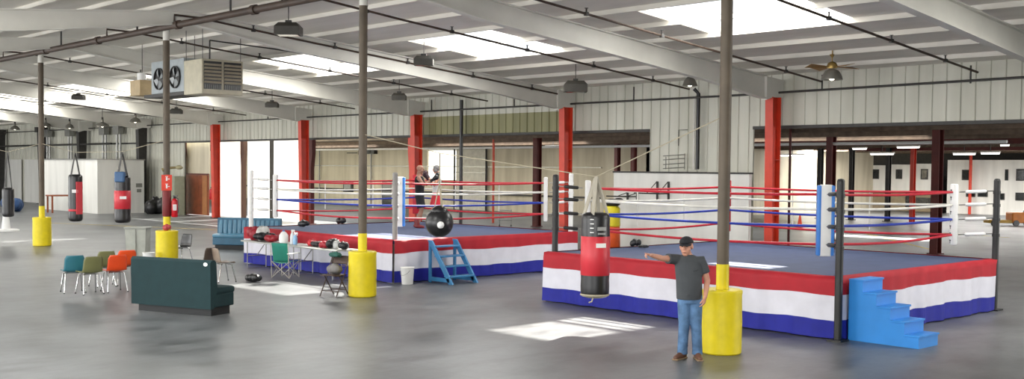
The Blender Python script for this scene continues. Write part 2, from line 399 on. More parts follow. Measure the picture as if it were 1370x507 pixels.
# ------------------------------------------------------------------ pipe posts with yellow drums
def pole(s, lab, h_yel=1.3, top=6.33):
    c = thing('support_post', lab, 'post', (s, RIDGE, 0), 0, 'pipe posts with yellow drums')
    b = MB(); b.tube([(0, 0, h_yel), (0, 0, 5.9), (0, 0, 6.0)], .088, 16); b.build('pole', M_post, c, smooth=True)
    b = MB(); b.tube([(0, 0, 6.0), (0, 0, top)], .088, 16); b.box((0, 0, top), (.34, .34, .03)); b.build('pole_top', M_beam, c, smooth=True)
    b = MB(); b.tube([(0, 0, 0), (0, 0, h_yel+.01)], .094, 16); b.build('yellow_sleeve', M_yel, c, smooth=True)
    b = MB(); R = .29
    b.lathe([(.1, .94), (R-.03, .945), (R, .93), (R+.004, .9), (R-.004, .86), (R, .6), (R+.004, .45), (R, .3), (R, .02), (R-.02, 0)], seg=40, cap=False)
    b.build('drum_guard', M_yel, c, smooth=True)
    return c
pole(-9.62, 'brown pipe post in a yellow drum behind the standing man')
pole(-18.72, 'brown pipe post in a yellow drum in front of the gear table')
pole(-27.75, 'brown pipe post in a yellow drum with extinguisher and red sign')
pole(-36.9, 'brown pipe post in a yellow drum farthest left')
# sprinkler main along the ridge
MT, MZ = RIDGE-.42, 6.24
b = MB(); b.tube([(S0+1, MT, MZ), (-37, MT, MZ), (-18, MT, MZ), (S1-1, MT, MZ)], .085, 10)
for s in [-44.5, -40.6, -35.3, -31.2, -26.2, -22.4, -18.2]:
    b.tube([(s-.09, MT, MZ), (s+.09, MT, MZ)], .115, 10)
main = tag(thing('sprinkler_main', 'thick rusty brown sprinkler main running under the ridge at upper left', 'pipe', (0, 0, 0)))
b.build('main_pipe', M_rust, main, smooth=True)
for s in (-40, -34, -28.6, -23.5, -18.5):
    b = MB(); b.tube([(s, MT, MZ), (s, MT, zc(MT)-.02)], .025, 6); b.build('hanger_rod', M_dark, main)
# sprinkler branch lines down the slope
BR = [(-56, 'far left'), (-48.5, 'left of the fan heater'), (-39.2, 'behind the louvred heater'), (-30.6, 'passing left of the olive wall strip'), (-26.4, 'along the beam of the red column between the rings'), (-21.2, 'passing the dome lamp above the white panel wall'), (-16.6, 'leading to the ceiling fan'), (-12.2, 'nearest, at upper right')]
for s, lab in BR:
    c = thing('sprinkler_branch', 'thin brown sprinkler branch, '+lab, 'pipe', (s, 0, 0), 0, 'sprinkler branch pipes')
    b = MB(); t0 = 27.15
    pts = [(0, MT, MZ+.06), (0, MT, zc(RIDGE)-.35), (0, RIDGE+.3, zc(RIDGE)-.36)]+[(0, t, zc(t)-.36) for t in (16, 20, 24, t0)]
    b.tube(pts, .028, 6); b.build('pipe', M_rust, c)
    for t in (15, 17.6, 20.2, 22.8, 25.4):
        b = MB(); z = zc(t)-.36; b.box((0, t, z), (.07, .1, .08)); b.tube([(0, t, z), (0, t, z+.12)], .02, 6); b.lathe([(.045, z+.12), (.045, z+.13)], (0, t, 0), 8); b.build('sprinkler_head', M_dark, c)
# eave pipe in front of the fascia
c = thing('eave_pipe', 'thin black pipe running along the whole rear wall above the openings', 'pipe', (0, 27.2, 4.92))
b = MB(); b.tube([(S0+1, 0, .03), (-20, 0, 0), (-9, 0, .1), (S1-2, 0, .1)], .032, 6); b.build('pipe', M_dark, c)
for s in (-12.4, -16.6, -23.5, -29.2, -34.0, -38.8, -46.5):
    b = MB(); b.tube([(s, 0, 0), (s, 0, .45)], .025, 6); b.build('riser', M_dark, c)
c = thing('wall_drain', 'black drain pipe coming down the white panel wall beside the dome lamp', 'pipe', (at(933, 170, 1, 27.35).x, 27.38, 0))
b = MB(); b.tube([(0, 0, 2.7), (0, 0, 5.05), (-.1, -.1, 5.2)], .06, 10); b.build('pipe', M_black, c, smooth=True)
b = MB(); b.tube([(-.22, .1, 2.7), (-.22, .1, 5.0)], .028, 8); b.build('conduit', M_white, c)
b = MB(); b.tube([(0, 0, 0), (0, 0, 5.3)], .07, 10)
tag(b.build('drain_pipe', M_black, loc=(at(617, 200, 1, 27.3).x, 27.3, 0), smooth=True), 'full height black pipe in front of the olive wall strip', 'pipe')
b = MB(); b.tube([(0, 0, 0), (0, 0, 4.15)], .06, 10)
p = at(660, 250, 1, 36)
tag(b.build('fire_pipe', mat('orange_red_paint', '#d8553a', .5), loc=(p.x, 36, 0), smooth=True), 'slim orange red pipe standing in the annex left of the dark column', 'pipe')

# ------------------------------------------------------------------ boxing rings
M_canvas = mat('blue_grey_canvas', '#3d4a6c', .75, var=.1, scale=3)
M_skr = mat('red_skirt_cloth', '#a81424', .7, var=.08)
M_skw = mat('white_skirt_cloth', '#d6d5df', .7, var=.05)
M_skb = mat('blue_skirt_cloth', '#141b8c', .7, var=.1)
M_rr = mat('red_rope', '#b3162a', .5); M_rw = mat('white_rope', '#d2d0c8', .5); M_rb = mat('blue_rope', '#15329a', .5)
M_padw = mat('white_vinyl', '#e4e4e2', .4, var=.04); M_padb = mat('blue_vinyl', '#3f7fd0', .4); M_padr = mat('red_vinyl', '#b01c2c', .4)
M_pblk = mat('black_post_paint', '#232323', .5, var=.3, scale=3)
M_pgry = mat('grey_post_paint', '#8f8b88', .5)
CH = .99; LEV = (1.47, 1.77, 2.05, 2.30); INS = .6
FONT5 = {'R': ['1110', '1001', '1110', '1010', '1001'], 'I': ['111', '010', '010', '010', '111'], 'N': ['1001', '1101', '1011', '1001', '1001'],
         'G': ['0111', '1000', '1011', '1001', '0111'], 'S': ['0111', '1000', '0110', '0001', '1110'], 'D': ['1110', '1001', '1001', '1001', '1110'],
         'E': ['1111', '1000', '1110', '1000', '1111'], 'V': ['1001', '1001', '1001', '1010', '0100'], 'L': ['1000', '1000', '1000', '1000', '1111'],
         'A': ['0110', '1001', '1111', '1001', '1001'], 'T': ['11111', '00100', '00100', '00100', '00100']}
def glyphs(b, txt, org, ex, ez, h, gap=.3, vertical=False, thick=.006):
    """block letters built of little raised cells on the plane org + ex,ez"""
    org, ex, ez = Vector(org), Vector(ex).normalized(), Vector(ez).normalized(); nrm = ex.cross(ez)
    cu = 0
    for ch in txt:
        g = FONT5.get(ch)
        if g is None: cu += h*.5; continue
        c = h/5; wid = len(g[0])*c
        for r, row in enumerate(g):
            for k, v in enumerate(row):
                if v == '1':
                    if vertical: o = org+ex*((k+.5)*c-wid/2)-ez*(cu+(r+.5)*c)
                    else: o = org+ex*(cu+(k+.5)*c)-ez*((r+.5)*c)
                    R = Matrix((ex, nrm, ez)).transposed()
                    b.box(o, (c*1.02, thick, c*1.02), R)
        cu += (h if vertical else wid)+h*gap
def ring(name_label, cx, cy, a, bl, postm, sleeve, padspec, seed, inset=(0, 0, 0, 0)):
    rnd = random.Random(seed)
    c = thing('boxing_ring', name_label, 'boxing ring', (cx, cy, 0), 0, None)
    hx, hy = a/2, bl/2
    b = MB(); b.box((0, 0, CH-.04), (a-.04, bl-.04, .08), bev=.02); b.build('canvas', M_canvas, c)
    b = MB(); b.box((0, 0, CH-.13), (a-.2, bl-.2, .1))
    for x in (-1, -.33, .33, 1):
        for y in (-1, 0, 1): b.box((x*(hx-.3), y*(hy-.3), .41), (.1, .1, .82))
    b.build('platform_frame', M_dark, c)
    for side in range(4):
        L = a if side % 2 == 0 else bl
        ph = [rnd.random()*6 for _ in range(5)]
        zs = [.02, .15, .29, .30, .45, .60, .695, .70, .8, .9, CH+.005, CH+.02]
        zi = [0, 0, 0, 1, 1, 1, 1, 2, 2, 2, 2]             # stripe per row
        b = MB(); b.use(M_skb); b.use(M_skw); b.use(M_skr)
        nu = int(L/.05)
        def fn(u, v, side=side, L=L):
            j = round(v*(len(zs)-1)); z = zs[j]; q = u*L
            amp = .028*(1-z/CH*.85)+.004
            off = amp*(math.sin(q*7.3+ph[0]+1.2*math.sin(q*2.1+ph[1]))+.5*math.sin(q*17+ph[2]))
            if j in (2, 3, 6, 7): z += .012*math.sin(q*1.7+ph[3])+.008*math.sin(q*5+ph[4])
            if j == 11: off = -.12
            elif j == 10: off = 0
            d = .035+off; x = q-L/2
            return [Vector((x, -hy-d, z)), Vector((hx+d, x, z)), Vector((-x, hy+d, z)), Vector((-hx-d, -x, z))][side]
        b.grid(fn, nu, len(zs)-1, lambda i, j: zi[j])
        o = b.build('skirt', None, c, smooth='all')
    corners = [(-hx, -hy), (hx, -hy), (hx, hy), (-hx, hy)]
    for k, (x, y) in enumerate(corners):
        pm = postm[k]
        b = MB(); r = .062
        sx, sy = (1 if x > 0 else -1), (1 if y > 0 else -1)
        io = .10-inset[k]; X, Y = x+sx*io, y+sy*io
        b.tube([(X, Y, 0), (X, Y, 2.53)], r, 16); b.lathe([(r, 2.53), (r*.8, 2.56), (r*.2, 2.57)], (X, Y, 0), 16); b.box((X, Y, .015), (.25, .25, .03))
        for z in LEV: b.lathe([(r, z-.03), (r+.01, z-.03), (r+.01, z+.03), (r, z+.03)], (X, Y, 0), 16)
        b.build('post', pm, c, smooth=True)
        P = Vector((x-sx*INS, y-sy*INS, 0)); d = (Vector((X, Y, 0))-P).normalized()
        for i, z in enumerate(LEV):
            b = MB(); p0 = Vector((X, Y, z+.03))-d*.07; p1 = P+d*.10; p1.z = z
            q = lambda f: p0.lerp(p1, f)
            b.use(M_gal); b.tube([q(0), q(1)], .011, 6)
            b.use(sleeve[k]); b.tube([q(.2), q(.24), q(.78), q(.82)], [.02, .036, .036, .02], 10)
            b.build('turnbuckle', None, c, smooth=True)
        # corner pad stands across the inner corner
        pw, front, stripe, txt = padspec[k]
        ex = Vector((-d.y, d.x, 0)); R = Matrix((ex, d, Vector((0, 0, 1)))).transposed()
        b = MB(); b.use(front); z0, z1 = (1.27, 2.46)
        b.box(P+Vector((0, 0, (z0+z1)/2)), (pw, .11, z1-z0), R, bev=.03)
        if stripe:
            b.use(stripe); b.box(P+ex*(pw*.5)+Vector((0, 0, (z0+z1)/2)), (.06, .125, z1-z0-.02), R, bev=.02); b.box(P-ex*(pw*.5)+Vector((0, 0, (z0+z1)/2)), (.06, .125, z1-z0-.02), R, bev=.02)
        pad = b.build('corner_pad', None, c, smooth=True)
        if txt is not None:
            for sgn in (-1, 1):
                if not txt[0]:                              # plain black lacing marks
                    b = MB()
                    for i in range(8): b.box(P+d*(sgn*.058)+Vector((0, 0, z1-.12-i*.14)), (.07, .006, .02), R); b.box(P+d*(sgn*.058)+Vector((0, 0, z1-.15-i*.14)), (.018, .006, .06), R)
                    b.build('lacing', txt[2], pad); continue
                b = MB(); glyphs(b, txt[0], P+d*(sgn*.058)+Vector((0, 0, z1-.06)), ex*(-sgn), (0, 0, 1), txt[1], .35, True); b.build('lettering', txt[2], pad)
    # ropes between the pads
    pc = [(x-(1 if x > 0 else -1)*INS, y-(1 if y > 0 else -1)*INS) for x, y in corners]
    for side in range(4):
        (x0, y0), (x1, y1) = pc[side], pc[(side+1) % 4]
        for z, m_ in zip(LEV, (M_rr, M_rb, M_rw, M_rr)):
            b = MB(); pts = []
            for i in range(13):
                f = i/12; pts.append((x0+(x1-x0)*f, y0+(y1-y0)*f, z-.05*math.sin(PI*f)*(1.2 if z < 1.6 else .7)))
            b.tube(pts, .023, 8); b.build('rope', m_, c, smooth=True)
        for f in (.33, .67):
            X, Y = x0+(x1-x0)*f, y0+(y1-y0)*f
            b = MB(); b.box((X, Y, 1.88), (.012, .03, .80)) 
            if side in (2, 3): b.build('rope_spacer', M_rw, c)
            else: b.bm.free()
    return c
wh, bk = M_padw, M_pblk
R2 = (-12.46, 18.50); R1 = (-23.74, 18.22)
ring('nearest boxing ring with black posts and red white and blue skirt, beside the pointing man', *R2, 6.6, 5.85, [bk, bk, bk, bk], [bk, bk, wh, bk],
     [(.24, M_padw, None, None), (.22, M_padw, M_padb, None), (.2, M_padw, None, ('', .085, M_pblk)), (.24, M_padr, None, ('RINGSIDE', .1, M_padw))], 3, (.24, .04, .12, .24))
ring('farther boxing ring with two boxers inside and a gear table in front', *R1, 6.84, 6.1, [M_padw, M_pgry, M_padw, M_pgry], [wh, wh, wh, wh],
     [(.22, M_padw, None, None), (.22, M_padw, M_padb, None), (.24, M_padw, None, None), (.22, M_padr, None, None)], 5, (.22, .22, .22, .22))

# solid blue steps at the near ring
M_blu = mat('sky_blue_paint', '#2a86d6', .5, var=.06, scale=3)
c = thing('ring_steps', 'solid sky blue wooden steps against the right side of the near ring', 'steps', (-9.06, 15.76, 0), 0)
b = MB(); n = 5; L = 1.18; H = .98; W = .62
pts = [(0, 0, 0), (L, 0, 0)]
for i in range(n):
    pts += [(L-i*L/n, 0, (i+1)*H/n-.03), (L-(i+1)*L/n, 0, (i+1)*H/n-.03)]
pts = pts[:-1]+[(0, 0, H-.03)]
b.extr(pts, (0, W, 0)); b.build('stair_body', M_blu, c)
for i in range(n):
    b = MB(); b.box((L-(i+.5)*L/n+.01, W/2, (i+1)*H/n-.015), (L/n+.02, W+.03, .03), bev=.006); b.build('tread', M_blu, c)
# open blue ladder steps at the far ring
M_blu2 = mat('steel_blue_paint', '#3b7fb0', .5, var=.1)
c = thing('ladder_steps', 'open steel blue ladder steps under the black ball bag', 'steps', (-20.2, 16.05, 0), 0)
for y in (0, .75):
    b = MB()
    b.extr([(.95, y, 0), (.80, y, 0), (.02, y, .98), (.17, y, .98)], (0, .045, 0)); b.build('stringer', M_blu2, c)
    b = MB(); b.box((.1, y+.02, .48), (.07, .045, .96)); b.box((.45, y+.02, .08), (.75, .04, .09)); b.build('leg', M_blu2, c)
for i in range(4):
    f = (i+.75)/4.4; b = MB(); b.box((.86-f*.78, .4, f*.98), (.24, .75, .035), bev=.005); b.build('tread', M_blu2, c)

# ------------------------------------------------------------------ hanging bags
M_bred = mat('red_bag_vinyl', '#c02a36', .45, var=.06); M_lea = mat('black_leather', '#1b1a1c', .35, var=.25, scale=6)
M_rope = mat('sling_rope', '#a59c86', .8)
M_strap = mat('tan_webbing', '#a09a8c', .8)
def heavy_bag(loc, R, z0, z1, ztop, lab, bands, group, strap=M_strap, rz=0):
    c = thing('heavy_bag', lab, 'punching bag', loc, rz, group)
    H = z1-z0
    b = MB(); b.use(M_lea)
    prof = [(R*.55, z0), (R*.85, z0+.02), (R*.98, z0+.07)]
    b.lathe(prof+[(R, z0+.1)]+[(R*(1+.012*math.sin(i*2.2)), z0+.1+(H-.2)*i/12) for i in range(1, 12)]+[(R, z1-.1), (R*.96, z1-.05), (R*.8, z1-.01), (R*.5, z1)], seg=28)
    b.build('bag_body', None, c, smooth='all')
    for (f0, f1, m_) in bands:
        b = MB(); rr = R*1.022; b.lathe([(R, z0+H*f0-.004), (rr, z0+H*f0), (rr, z0+H*f1), (R, z0+H*f1+.004)], seg=28, cap=False); b.build('colour_wrap', m_, c, smooth='all')
    b = MB()
    for k in range(4):
        a = k*PI/2+.5; b.tube([(R*.85*math.cos(a), R*.85*math.sin(a), z1-.05), (R*.48*math.cos(a), R*.48*math.sin(a), z1+(ztop-z1)*.4), (0, 0, ztop)], [.035, .045, .04], 6, sq=(1, .3))
    b.build('strap', strap, c)
    return c
Z0, Z1 = .58, 1.98
hb = heavy_bag((-12.16, RIDGE, 0), .235, Z0, Z1, 2.56, 'large black and red heavy bag hanging in front of the near ring', [(.27, .72, M_bred)], 'hanging heavy bags')
# lacing and logo patches, as small raised marks on the camera side
b = MB()
def onbag(b, R, ang, z, w_, h_, t=.006): 
    d = Vector((math.cos(ang), math.sin(ang), 0)); ex = Vector((-d.y, d.x, 0)); b.box(d*R+Vector((0, 0, z)), (w_, t, h_), Matrix((ex, d, Vector((0, 0, 1)))).transposed())
va = math.atan2(-RIDGE, 12.16)
for i in range(4):
    onbag(b, .238, va-.25, 1.66+i*.07, .06, .014); 
b.build('lacing', M_padw, hb)
b = MB(); onbag(b, .243, va+.42, 1.72, .15, .06); onbag(b, .243, va+.42, 1.64, .13, .03); b.build('label_patch', mat('grey_patch', '#9a9a98', .5), hb)
b = MB(); onbag(b, .246, va+.38, 1.45, .17, .07); b.build('label_patch', M_padw, hb)
b = MB(); b.lathe([(.22, Z0+.03), (.245, Z0+.05), (.235, Z0+.07)], seg=20, cap=False); b.tube([(.1, -.15, Z0+.02), (.12, -.2, Z0-.04), (.06, -.2, Z0-.06)], .012, 5); b.build('bottom_cord', M_rope, hb)
heavy_bag((-34.04, RIDGE, 0), .21, .92, 2.38, 3.05, 'black heavy bag with a red side band, left of two hanging far left', [(.22, .26, M_bred)], 'hanging heavy bags', M_dark)
c2 = heavy_bag((-30.57, RIDGE, 0), .225, 1.02, 2.38, 3.05, 'black and bright red heavy bag hanging left of the extinguisher post', [(.3, .68, M_bred)], 'hanging heavy bags', M_dark)
b = MB(); b.box((.12, -.12, 2.34), (.28, .2, .3), .8, bev=.04); b.build('blue_patch', mat('dull_blue_patch', '#40628a', .6), c2)
b = MB(); onbag(b, .235, -.35, 1.75, .18, .08); b.build('label_patch', M_padw, c2)
c1 = [o for o in COL.objects if o.name.startswith('heavy_bag') and o.location.x < -34][0]
b = MB(); onbag(b, .213, -.45, 1.86, .17, .1); b.build('label_patch', M_padw, c1)
b = MB()
for z in [1.2+i*.1 for i in range(10)]: onbag(b, .20, .2, z, .2, .1, .04)
b.build('side_panel', M_bred, c1)
heavy_bag((at(11, 270, 1, RIDGE).x, RIDGE, 0), .2, at(10, 290, 1, RIDGE).z, at(10, 251, 1, RIDGE).z, 3.1, 'plain black heavy bag at the far left edge of the hall', [], 'hanging heavy bags', M_dark)
# ball bag
c = thing('ball_bag', 'round black leather ball bag hanging in front of the blue ladder steps', 'punching bag', (-16.2, RIDGE, 0))
b = MB(); b.ell((0, 0, 1.64), (.27, .27, .28), 24); b.lathe([(.2, 1.82), (.12, 1.92), (.05, 1.97)], seg=16); b.build('ball', M_lea, c, smooth='all')
b = MB(); 
for k in range(3):
    a = k*2.1; b.tube([(.1*math.cos(a), .1*math.sin(a), 1.9), (0, 0, 2.4)], .012, 5)
b.tube([(0, 0, 2.4), (0, 0, 2.95)], .014, 5); b.build('hanging_rope', M_rope, c)
b = MB(); d = Vector((.74, -.5, -.12)).normalized(); b.ell(Vector((0, 0, 1.64))+d*.25, (.07, .07, .07), 10); b.build('label_patch', M_padw, c, smooth='all')
# the slings
def sling(pts, lab, r=.009):
    b = MB(); b.tube(pts, r, 5); tag(b.build('sling_rope', M_rope), lab, 'rope', 'ropes strung between the pipe posts')
sling([(-18.63, RIDGE, 3.35), (-16.2, RIDGE, 2.96), (-12.16, RIDGE, 2.56), (-9.7, RIDGE, 3.45)], 'pale rope strung between two pipe posts carrying the big bag')
sling([(-36.8, RIDGE, 3.35), (-34.04, RIDGE, 3.06), (-30.57, RIDGE, 3.06), (-27.85, RIDGE, 3.35)], 'pale rope strung between the two leftmost drum posts')
x_ = at(11, 270, 1, RIDGE).x
sling([(-46, RIDGE, 3.6), (x_, RIDGE, 3.1), (-37.0, RIDGE, 3.35)], 'pale rope left of the leftmost drum post')

# ------------------------------------------------------------------ people
M_skin = mat('skin', '#c08a72', .55, var=.06, scale=8); M_skin2 = mat('darker_skin', '#9a705c', .55, var=.08, scale=8)
def bake(o, vox, smooth_it=3):
    m_ = o.modifiers.new('r', 'REMESH'); m_.mode = 'VOXEL'; m_.voxel_size = vox; m_.use_smooth_shade = True
    if smooth_it:
        s_ = o.modifiers.new('s', 'SMOOTH'); s_.iterations = smooth_it; s_.factor = .5
    dg = bpy.context.evaluated_depsgraph_get(); dg.update()
    me = bpy.data.meshes.new_from_object(o.evaluated_get(dg)); o.modifiers.clear(); old = o.data; o.data = me
    if not me.materials:
        for x in old.materials: me.materials.append(x)
    for p in me.polygons: p.use_smooth = True
    return o
def hand(b, wrist, d, palm_n, thumb, size=1., curl=.35, point=False):
    """palm plus five tapering, bent fingers; d is along the hand, palm_n out of the palm, thumb toward the thumb side"""
    d = Vector(d).normalized(); n_ = Vector(palm_n).normalized(); t = Vector(thumb).normalized(); w0 = Vector(wrist)
    for k in (-1.2, -.4, .4, 1.2):
        b.tube([w0-d*.01, w0+t*(k*.011)+d*.045, w0+t*(k*.018)+d*.088], [.019, .016, .0135], 8, ends=True)
    for k, L in ((1.2, .072), (.4, .08), (-.4, .075), (-1.2, .06)):
        p = w0+t*(k*.018)+d*.088; cl = curl if not (point and k > 1) else .03
        if point and k < 1: cl = .9
        a = 0; pts = [p]
        for f in (.45, .32, .23):
            a += cl; pts.append(pts[-1]+(d*math.cos(a)+n_*math.sin(a)+t*k*.05)*L*f*size)
        b.tube(pts, [.0095, .009, .0082, .0072], 8, ends=True)
    p = w0+t*.018+d*.02
    b.tube([p, p+(t*.75+d*.7+n_*.25).normalized()*.035, p+(t*.75+d*.7+n_*.25).normalized()*.035+(t*.35+d*.9+n_*.3).normalized()*.03, p+(t*.75+d*.7+n_*.25).normalized()*.035+(t*.3+d*.9+n_*.35).normalized()*.055], [.014, .012, .0105, .009], 8, ends=True)
def head(b, c, yaw, s=1., tilt=0):
    R = Matrix.Rotation(yaw, 3, 'Z') @ Matrix.Rotation(tilt, 3, 'X'); c = Vector(c); q = lambda x, y, z: c+R@Vector((x*s, y*s, z*s))
    b.ell(q(0, .012, .03), (.074*s, .094*s, .09*s), 16, R); b.ell(q(0, -.02, -.03), (.06*s, .072*s, .078*s), 14, R)
    b.ell(q(0, -.045, -.085), (.035*s, .035*s, .028*s), 10, R)
    b.tube([q(0, -.086, .02), q(0, -.105, -.012), q(0, -.098, -.02)], [.009*s, .015*s, .012*s], 8, ends=True)
    b.ell(q(0, -.088, -.055), (.026*s, .012*s, .01*s), 8, R)
    for x in (-1, 1):
        b.ell(q(x*.074, .01, 0), (.012*s, .022*s, .034*s), 8, R); b.ell(q(x*.045, -.055, -.02), (.022*s, .02*s, .018*s), 8, R); b.ell(q(x*.03, -.083, .03), (.022*s, .01*s, .007*s), 8, R)
    b.tube([q(0, .025, -.06), q(0, .03, -.16)], [.055*s, .06*s], 12)
    return q, R
def torso(b, rows, seg=24):
    b.rings([[Vector((cx+rx*math.cos(2*PI*k/seg), cy+ry*math.sin(2*PI*k/seg)*(1 if math.sin(2*PI*k/seg) > 0 else 1.05), z)) for k in range(seg)] for (cx, cy, z, rx, ry) in rows])

# the pointing man
man = thing('person', 'man in black cap, grey t-shirt and jeans pointing left beside a yellow drum', 'person', at(921, 480, 2, 0), PHI)
b = MB()
torso(b, [(.01, 0, .90, .15, .11), (.01, 0, 1.0, .165, .125), (0, -.01, 1.1, .165, .13), (-.01, 0, 1.25, .175, .125), (-.02, .01, 1.37, .17, .11), (-.03, .015, 1.44, .13, .085), (-.035, .015, 1.5, .06, .055)])
hq, hR = head(b, (-.06, -.03, 1.60), -.4, 1.16, .08)
RS, RE, RW = Vector((-.205, 0, 1.42)), Vector((-.41, -.16, 1.44)), Vector((-.585, -.30, 1.495))
LS, LE, LW = Vector((.165, -.01, 1.405)), Vector((.25, .0, 1.115)), Vector((.20, -.14, .90))
b.tube([RS+Vector((.06, 0, -.01)), RS, RS.lerp(RE, .5), RE, RE.lerp(RW, .35), RW], [.05, .058, .05, .042, .042, .029], 12, ends=True)
b.tube([LS+Vector((-.06, 0, -.0)), LS, LS.lerp(LE, .5), LE, LE.lerp(LW, .35), LW], [.05, .06, .052, .044, .043, .029], 12, ends=True)
hand(b, RW, RW-RE, (0, .1, -1), (.55, -.8, .1), curl=.1, point=True)
hand(b, LW, Vector((-.22, -.12, -.95)), (-.6, .75, 0), (-.7, -.7, -.1), curl=.45)
HK = [(Vector((-.07, 0, .93)), Vector((-.075, -.035, .5)), Vector((-.085, .015, .1)), Vector((-.2, -.13, .03))), (Vector((.085, 0, .93)), Vector((.095, -.05, .5)), Vector((.125, -.0, .1)), Vector((.135, -.19, .03)))]
for h_, k_, a_, t_ in HK: b.tube([h_, h_.lerp(k_, .5), k_, k_.lerp(a_, .3), a_], [.085, .072, .055, .052, .036], 12, ends=True)
bake(b.build('body', M_skin, man), .0065, 2)
M_tee = mat('charcoal_cotton', '#404346', .9, var=.1, scale=6, bump=.1)
b = MB()
torso(b, [(.0, 0, .85, .182, .145), (.0, 0, .88, .184, .148), (-.005, -.01, 1.0, .185, .16), (-.01, -.015, 1.12, .186, .165), (-.015, 0, 1.28, .196, .148), (-.02, .008, 1.38, .196, .13), (-.03, .012, 1.45, .15, .10), (-.035, .012, 1.485, .085, .075)])
d_ = (RE-RS)
b.tube([RS+Vector((.1, 0, -.03)), RS+Vector((.02, 0, -.005)), RS+d_*.35, RS+d_*.62], [.085, .078, .074, .076], 14)
d_ = (LE-LS)
b.tube([LS+Vector((-.09, 0, -.02)), LS+Vector((-.01, 0, .0)), LS+d_*.35, LS+d_*.62], [.078, .078, .072, .074], 14)
for i in range(6): 
    z = .9+i*.07; b.tube([(-.17, -.06, z), (-.05+.02*i, -.168, z+.03), (.1, -.13, z+.05)], .009, 6)
tee = bake(b.build('t_shirt', M_tee, man), .011, 4)
b = MB(); b.rings([[hq(-.0, 0, 0)+Vector((.025, .03, -.125))+Vector((math.cos(2*PI*k/20)*r_, math.sin(2*PI*k/20)*r_*.9, z_)) for k in range(20)] for r_, z_ in ((.075, -.012), (.082, -.008), (.082, .004), (.072, .006))], closed=True)
b.build('collar', M_tee, tee, smooth='all')
b = MB(); M_jean = mat('faded_denim', '#4c6a8c', .9, var=.4, scale=7, bump=.3)
torso(b, [(.01, 0, .80, .17, .13), (.01, 0, .9, .178, .14), (.01, 0, .97, .17, .13)])
for h_, k_, a_, t_ in HK: b.tube([h_, h_.lerp(k_, .3), h_.lerp(k_, .7), k_, k_.lerp(a_, .4), a_+Vector((0, 0, .03)), a_+Vector((0, 0, -.035))], [.1, .1, .088, .079, .075, .073, .078], 14)
for h_, k_, a_, t_ in HK:
    for i in range(4): z = .14+.05*i; p_ = k_.lerp(a_, 1-(z-.1)/.4); b.tube([p_+Vector((-.07, -.03, 0)), p_+Vector((0, -.076, .012)), p_+Vector((.07, -.03, -.005))], .009, 6)
jeans = bake(b.build('jeans', M_jean, man), .010, 2)
M_shoe = mat('brown_leather', '#5e3d2c', .55)
for (h_, k_, a_, t_), sc in zip(HK, (1, 1)):
    d_ = (t_-a_); d_.z = 0; d_.normalize(); b = MB(); A = Vector((a_.x, a_.y, 0))
    b.tube([A-d_*.05+Vector((0, 0, .045)), A+Vector((0, 0, .06)), A+d_*.1+Vector((0, 0, .05)), A+d_*.19+Vector((0, 0, .035))], [.042, .05, .046, .036], 12, ends=True)
    b.tube([A+Vector((0, 0, .05)), A+Vector((0, 0, .12))], [.048, .046], 12)
    sh = bake(b.build('shoe', M_shoe, man), .008, 2)
    b = MB(); R = Matrix((d_, Vector((-d_.y, d_.x, 0)), Vector((0, 0, 1)))).transposed()
    b.box(A+d_*.07+Vector((0, 0, .011)), (.30, .095, .022), R, bev=.01); b.build('sole', mat('tan_sole', '#8a7358', .7), sh)
M_cap = mat('black_cap', '#16181d', .8)
b = MB(); 
rs = []
for i in range(7):
    a = i/6*1.45; rs.append([hq(.086*math.cos(a)*math.cos(2*PI*k/20), .012+.104*math.cos(a)*math.sin(2*PI*k/20), .048+.078*math.sin(a)) for k in range(20)])
b.rings(rs)
b.grid(lambda u, v: hq(.075*math.sin((u-.5)*2.6), .0-.085*math.cos((u-.5)*2.6)-.075*v*math.cos((u-.5)*2.4), .052-.02*v-.012*abs(u-.5)*2), 12, 4)
cap = b.build('cap', M_cap, man, smooth='all'); md = cap.modifiers.new('t', 'SOLIDIFY'); md.thickness = .005
M_hair = mat('greying_hair', '#6b625c', .9)
b = MB(); b.ell(hq(0, .045, .0), (.079, .066, .055), 14, hR); b.build('hair', M_hair, man, smooth='all')
for x in (-.03, .03):
    b = MB(); b.ell(hq(x, -.083, .012), (.013, .007, .006), 8, hR); b.build('eye', M_black, man, smooth='all')
b = MB(); b.ell(hq(0, -.1, -.056), (.024, .004, .0035), 8, hR); b.build('lips', mat('lips', '#8a4a42', .5), man, smooth='all')

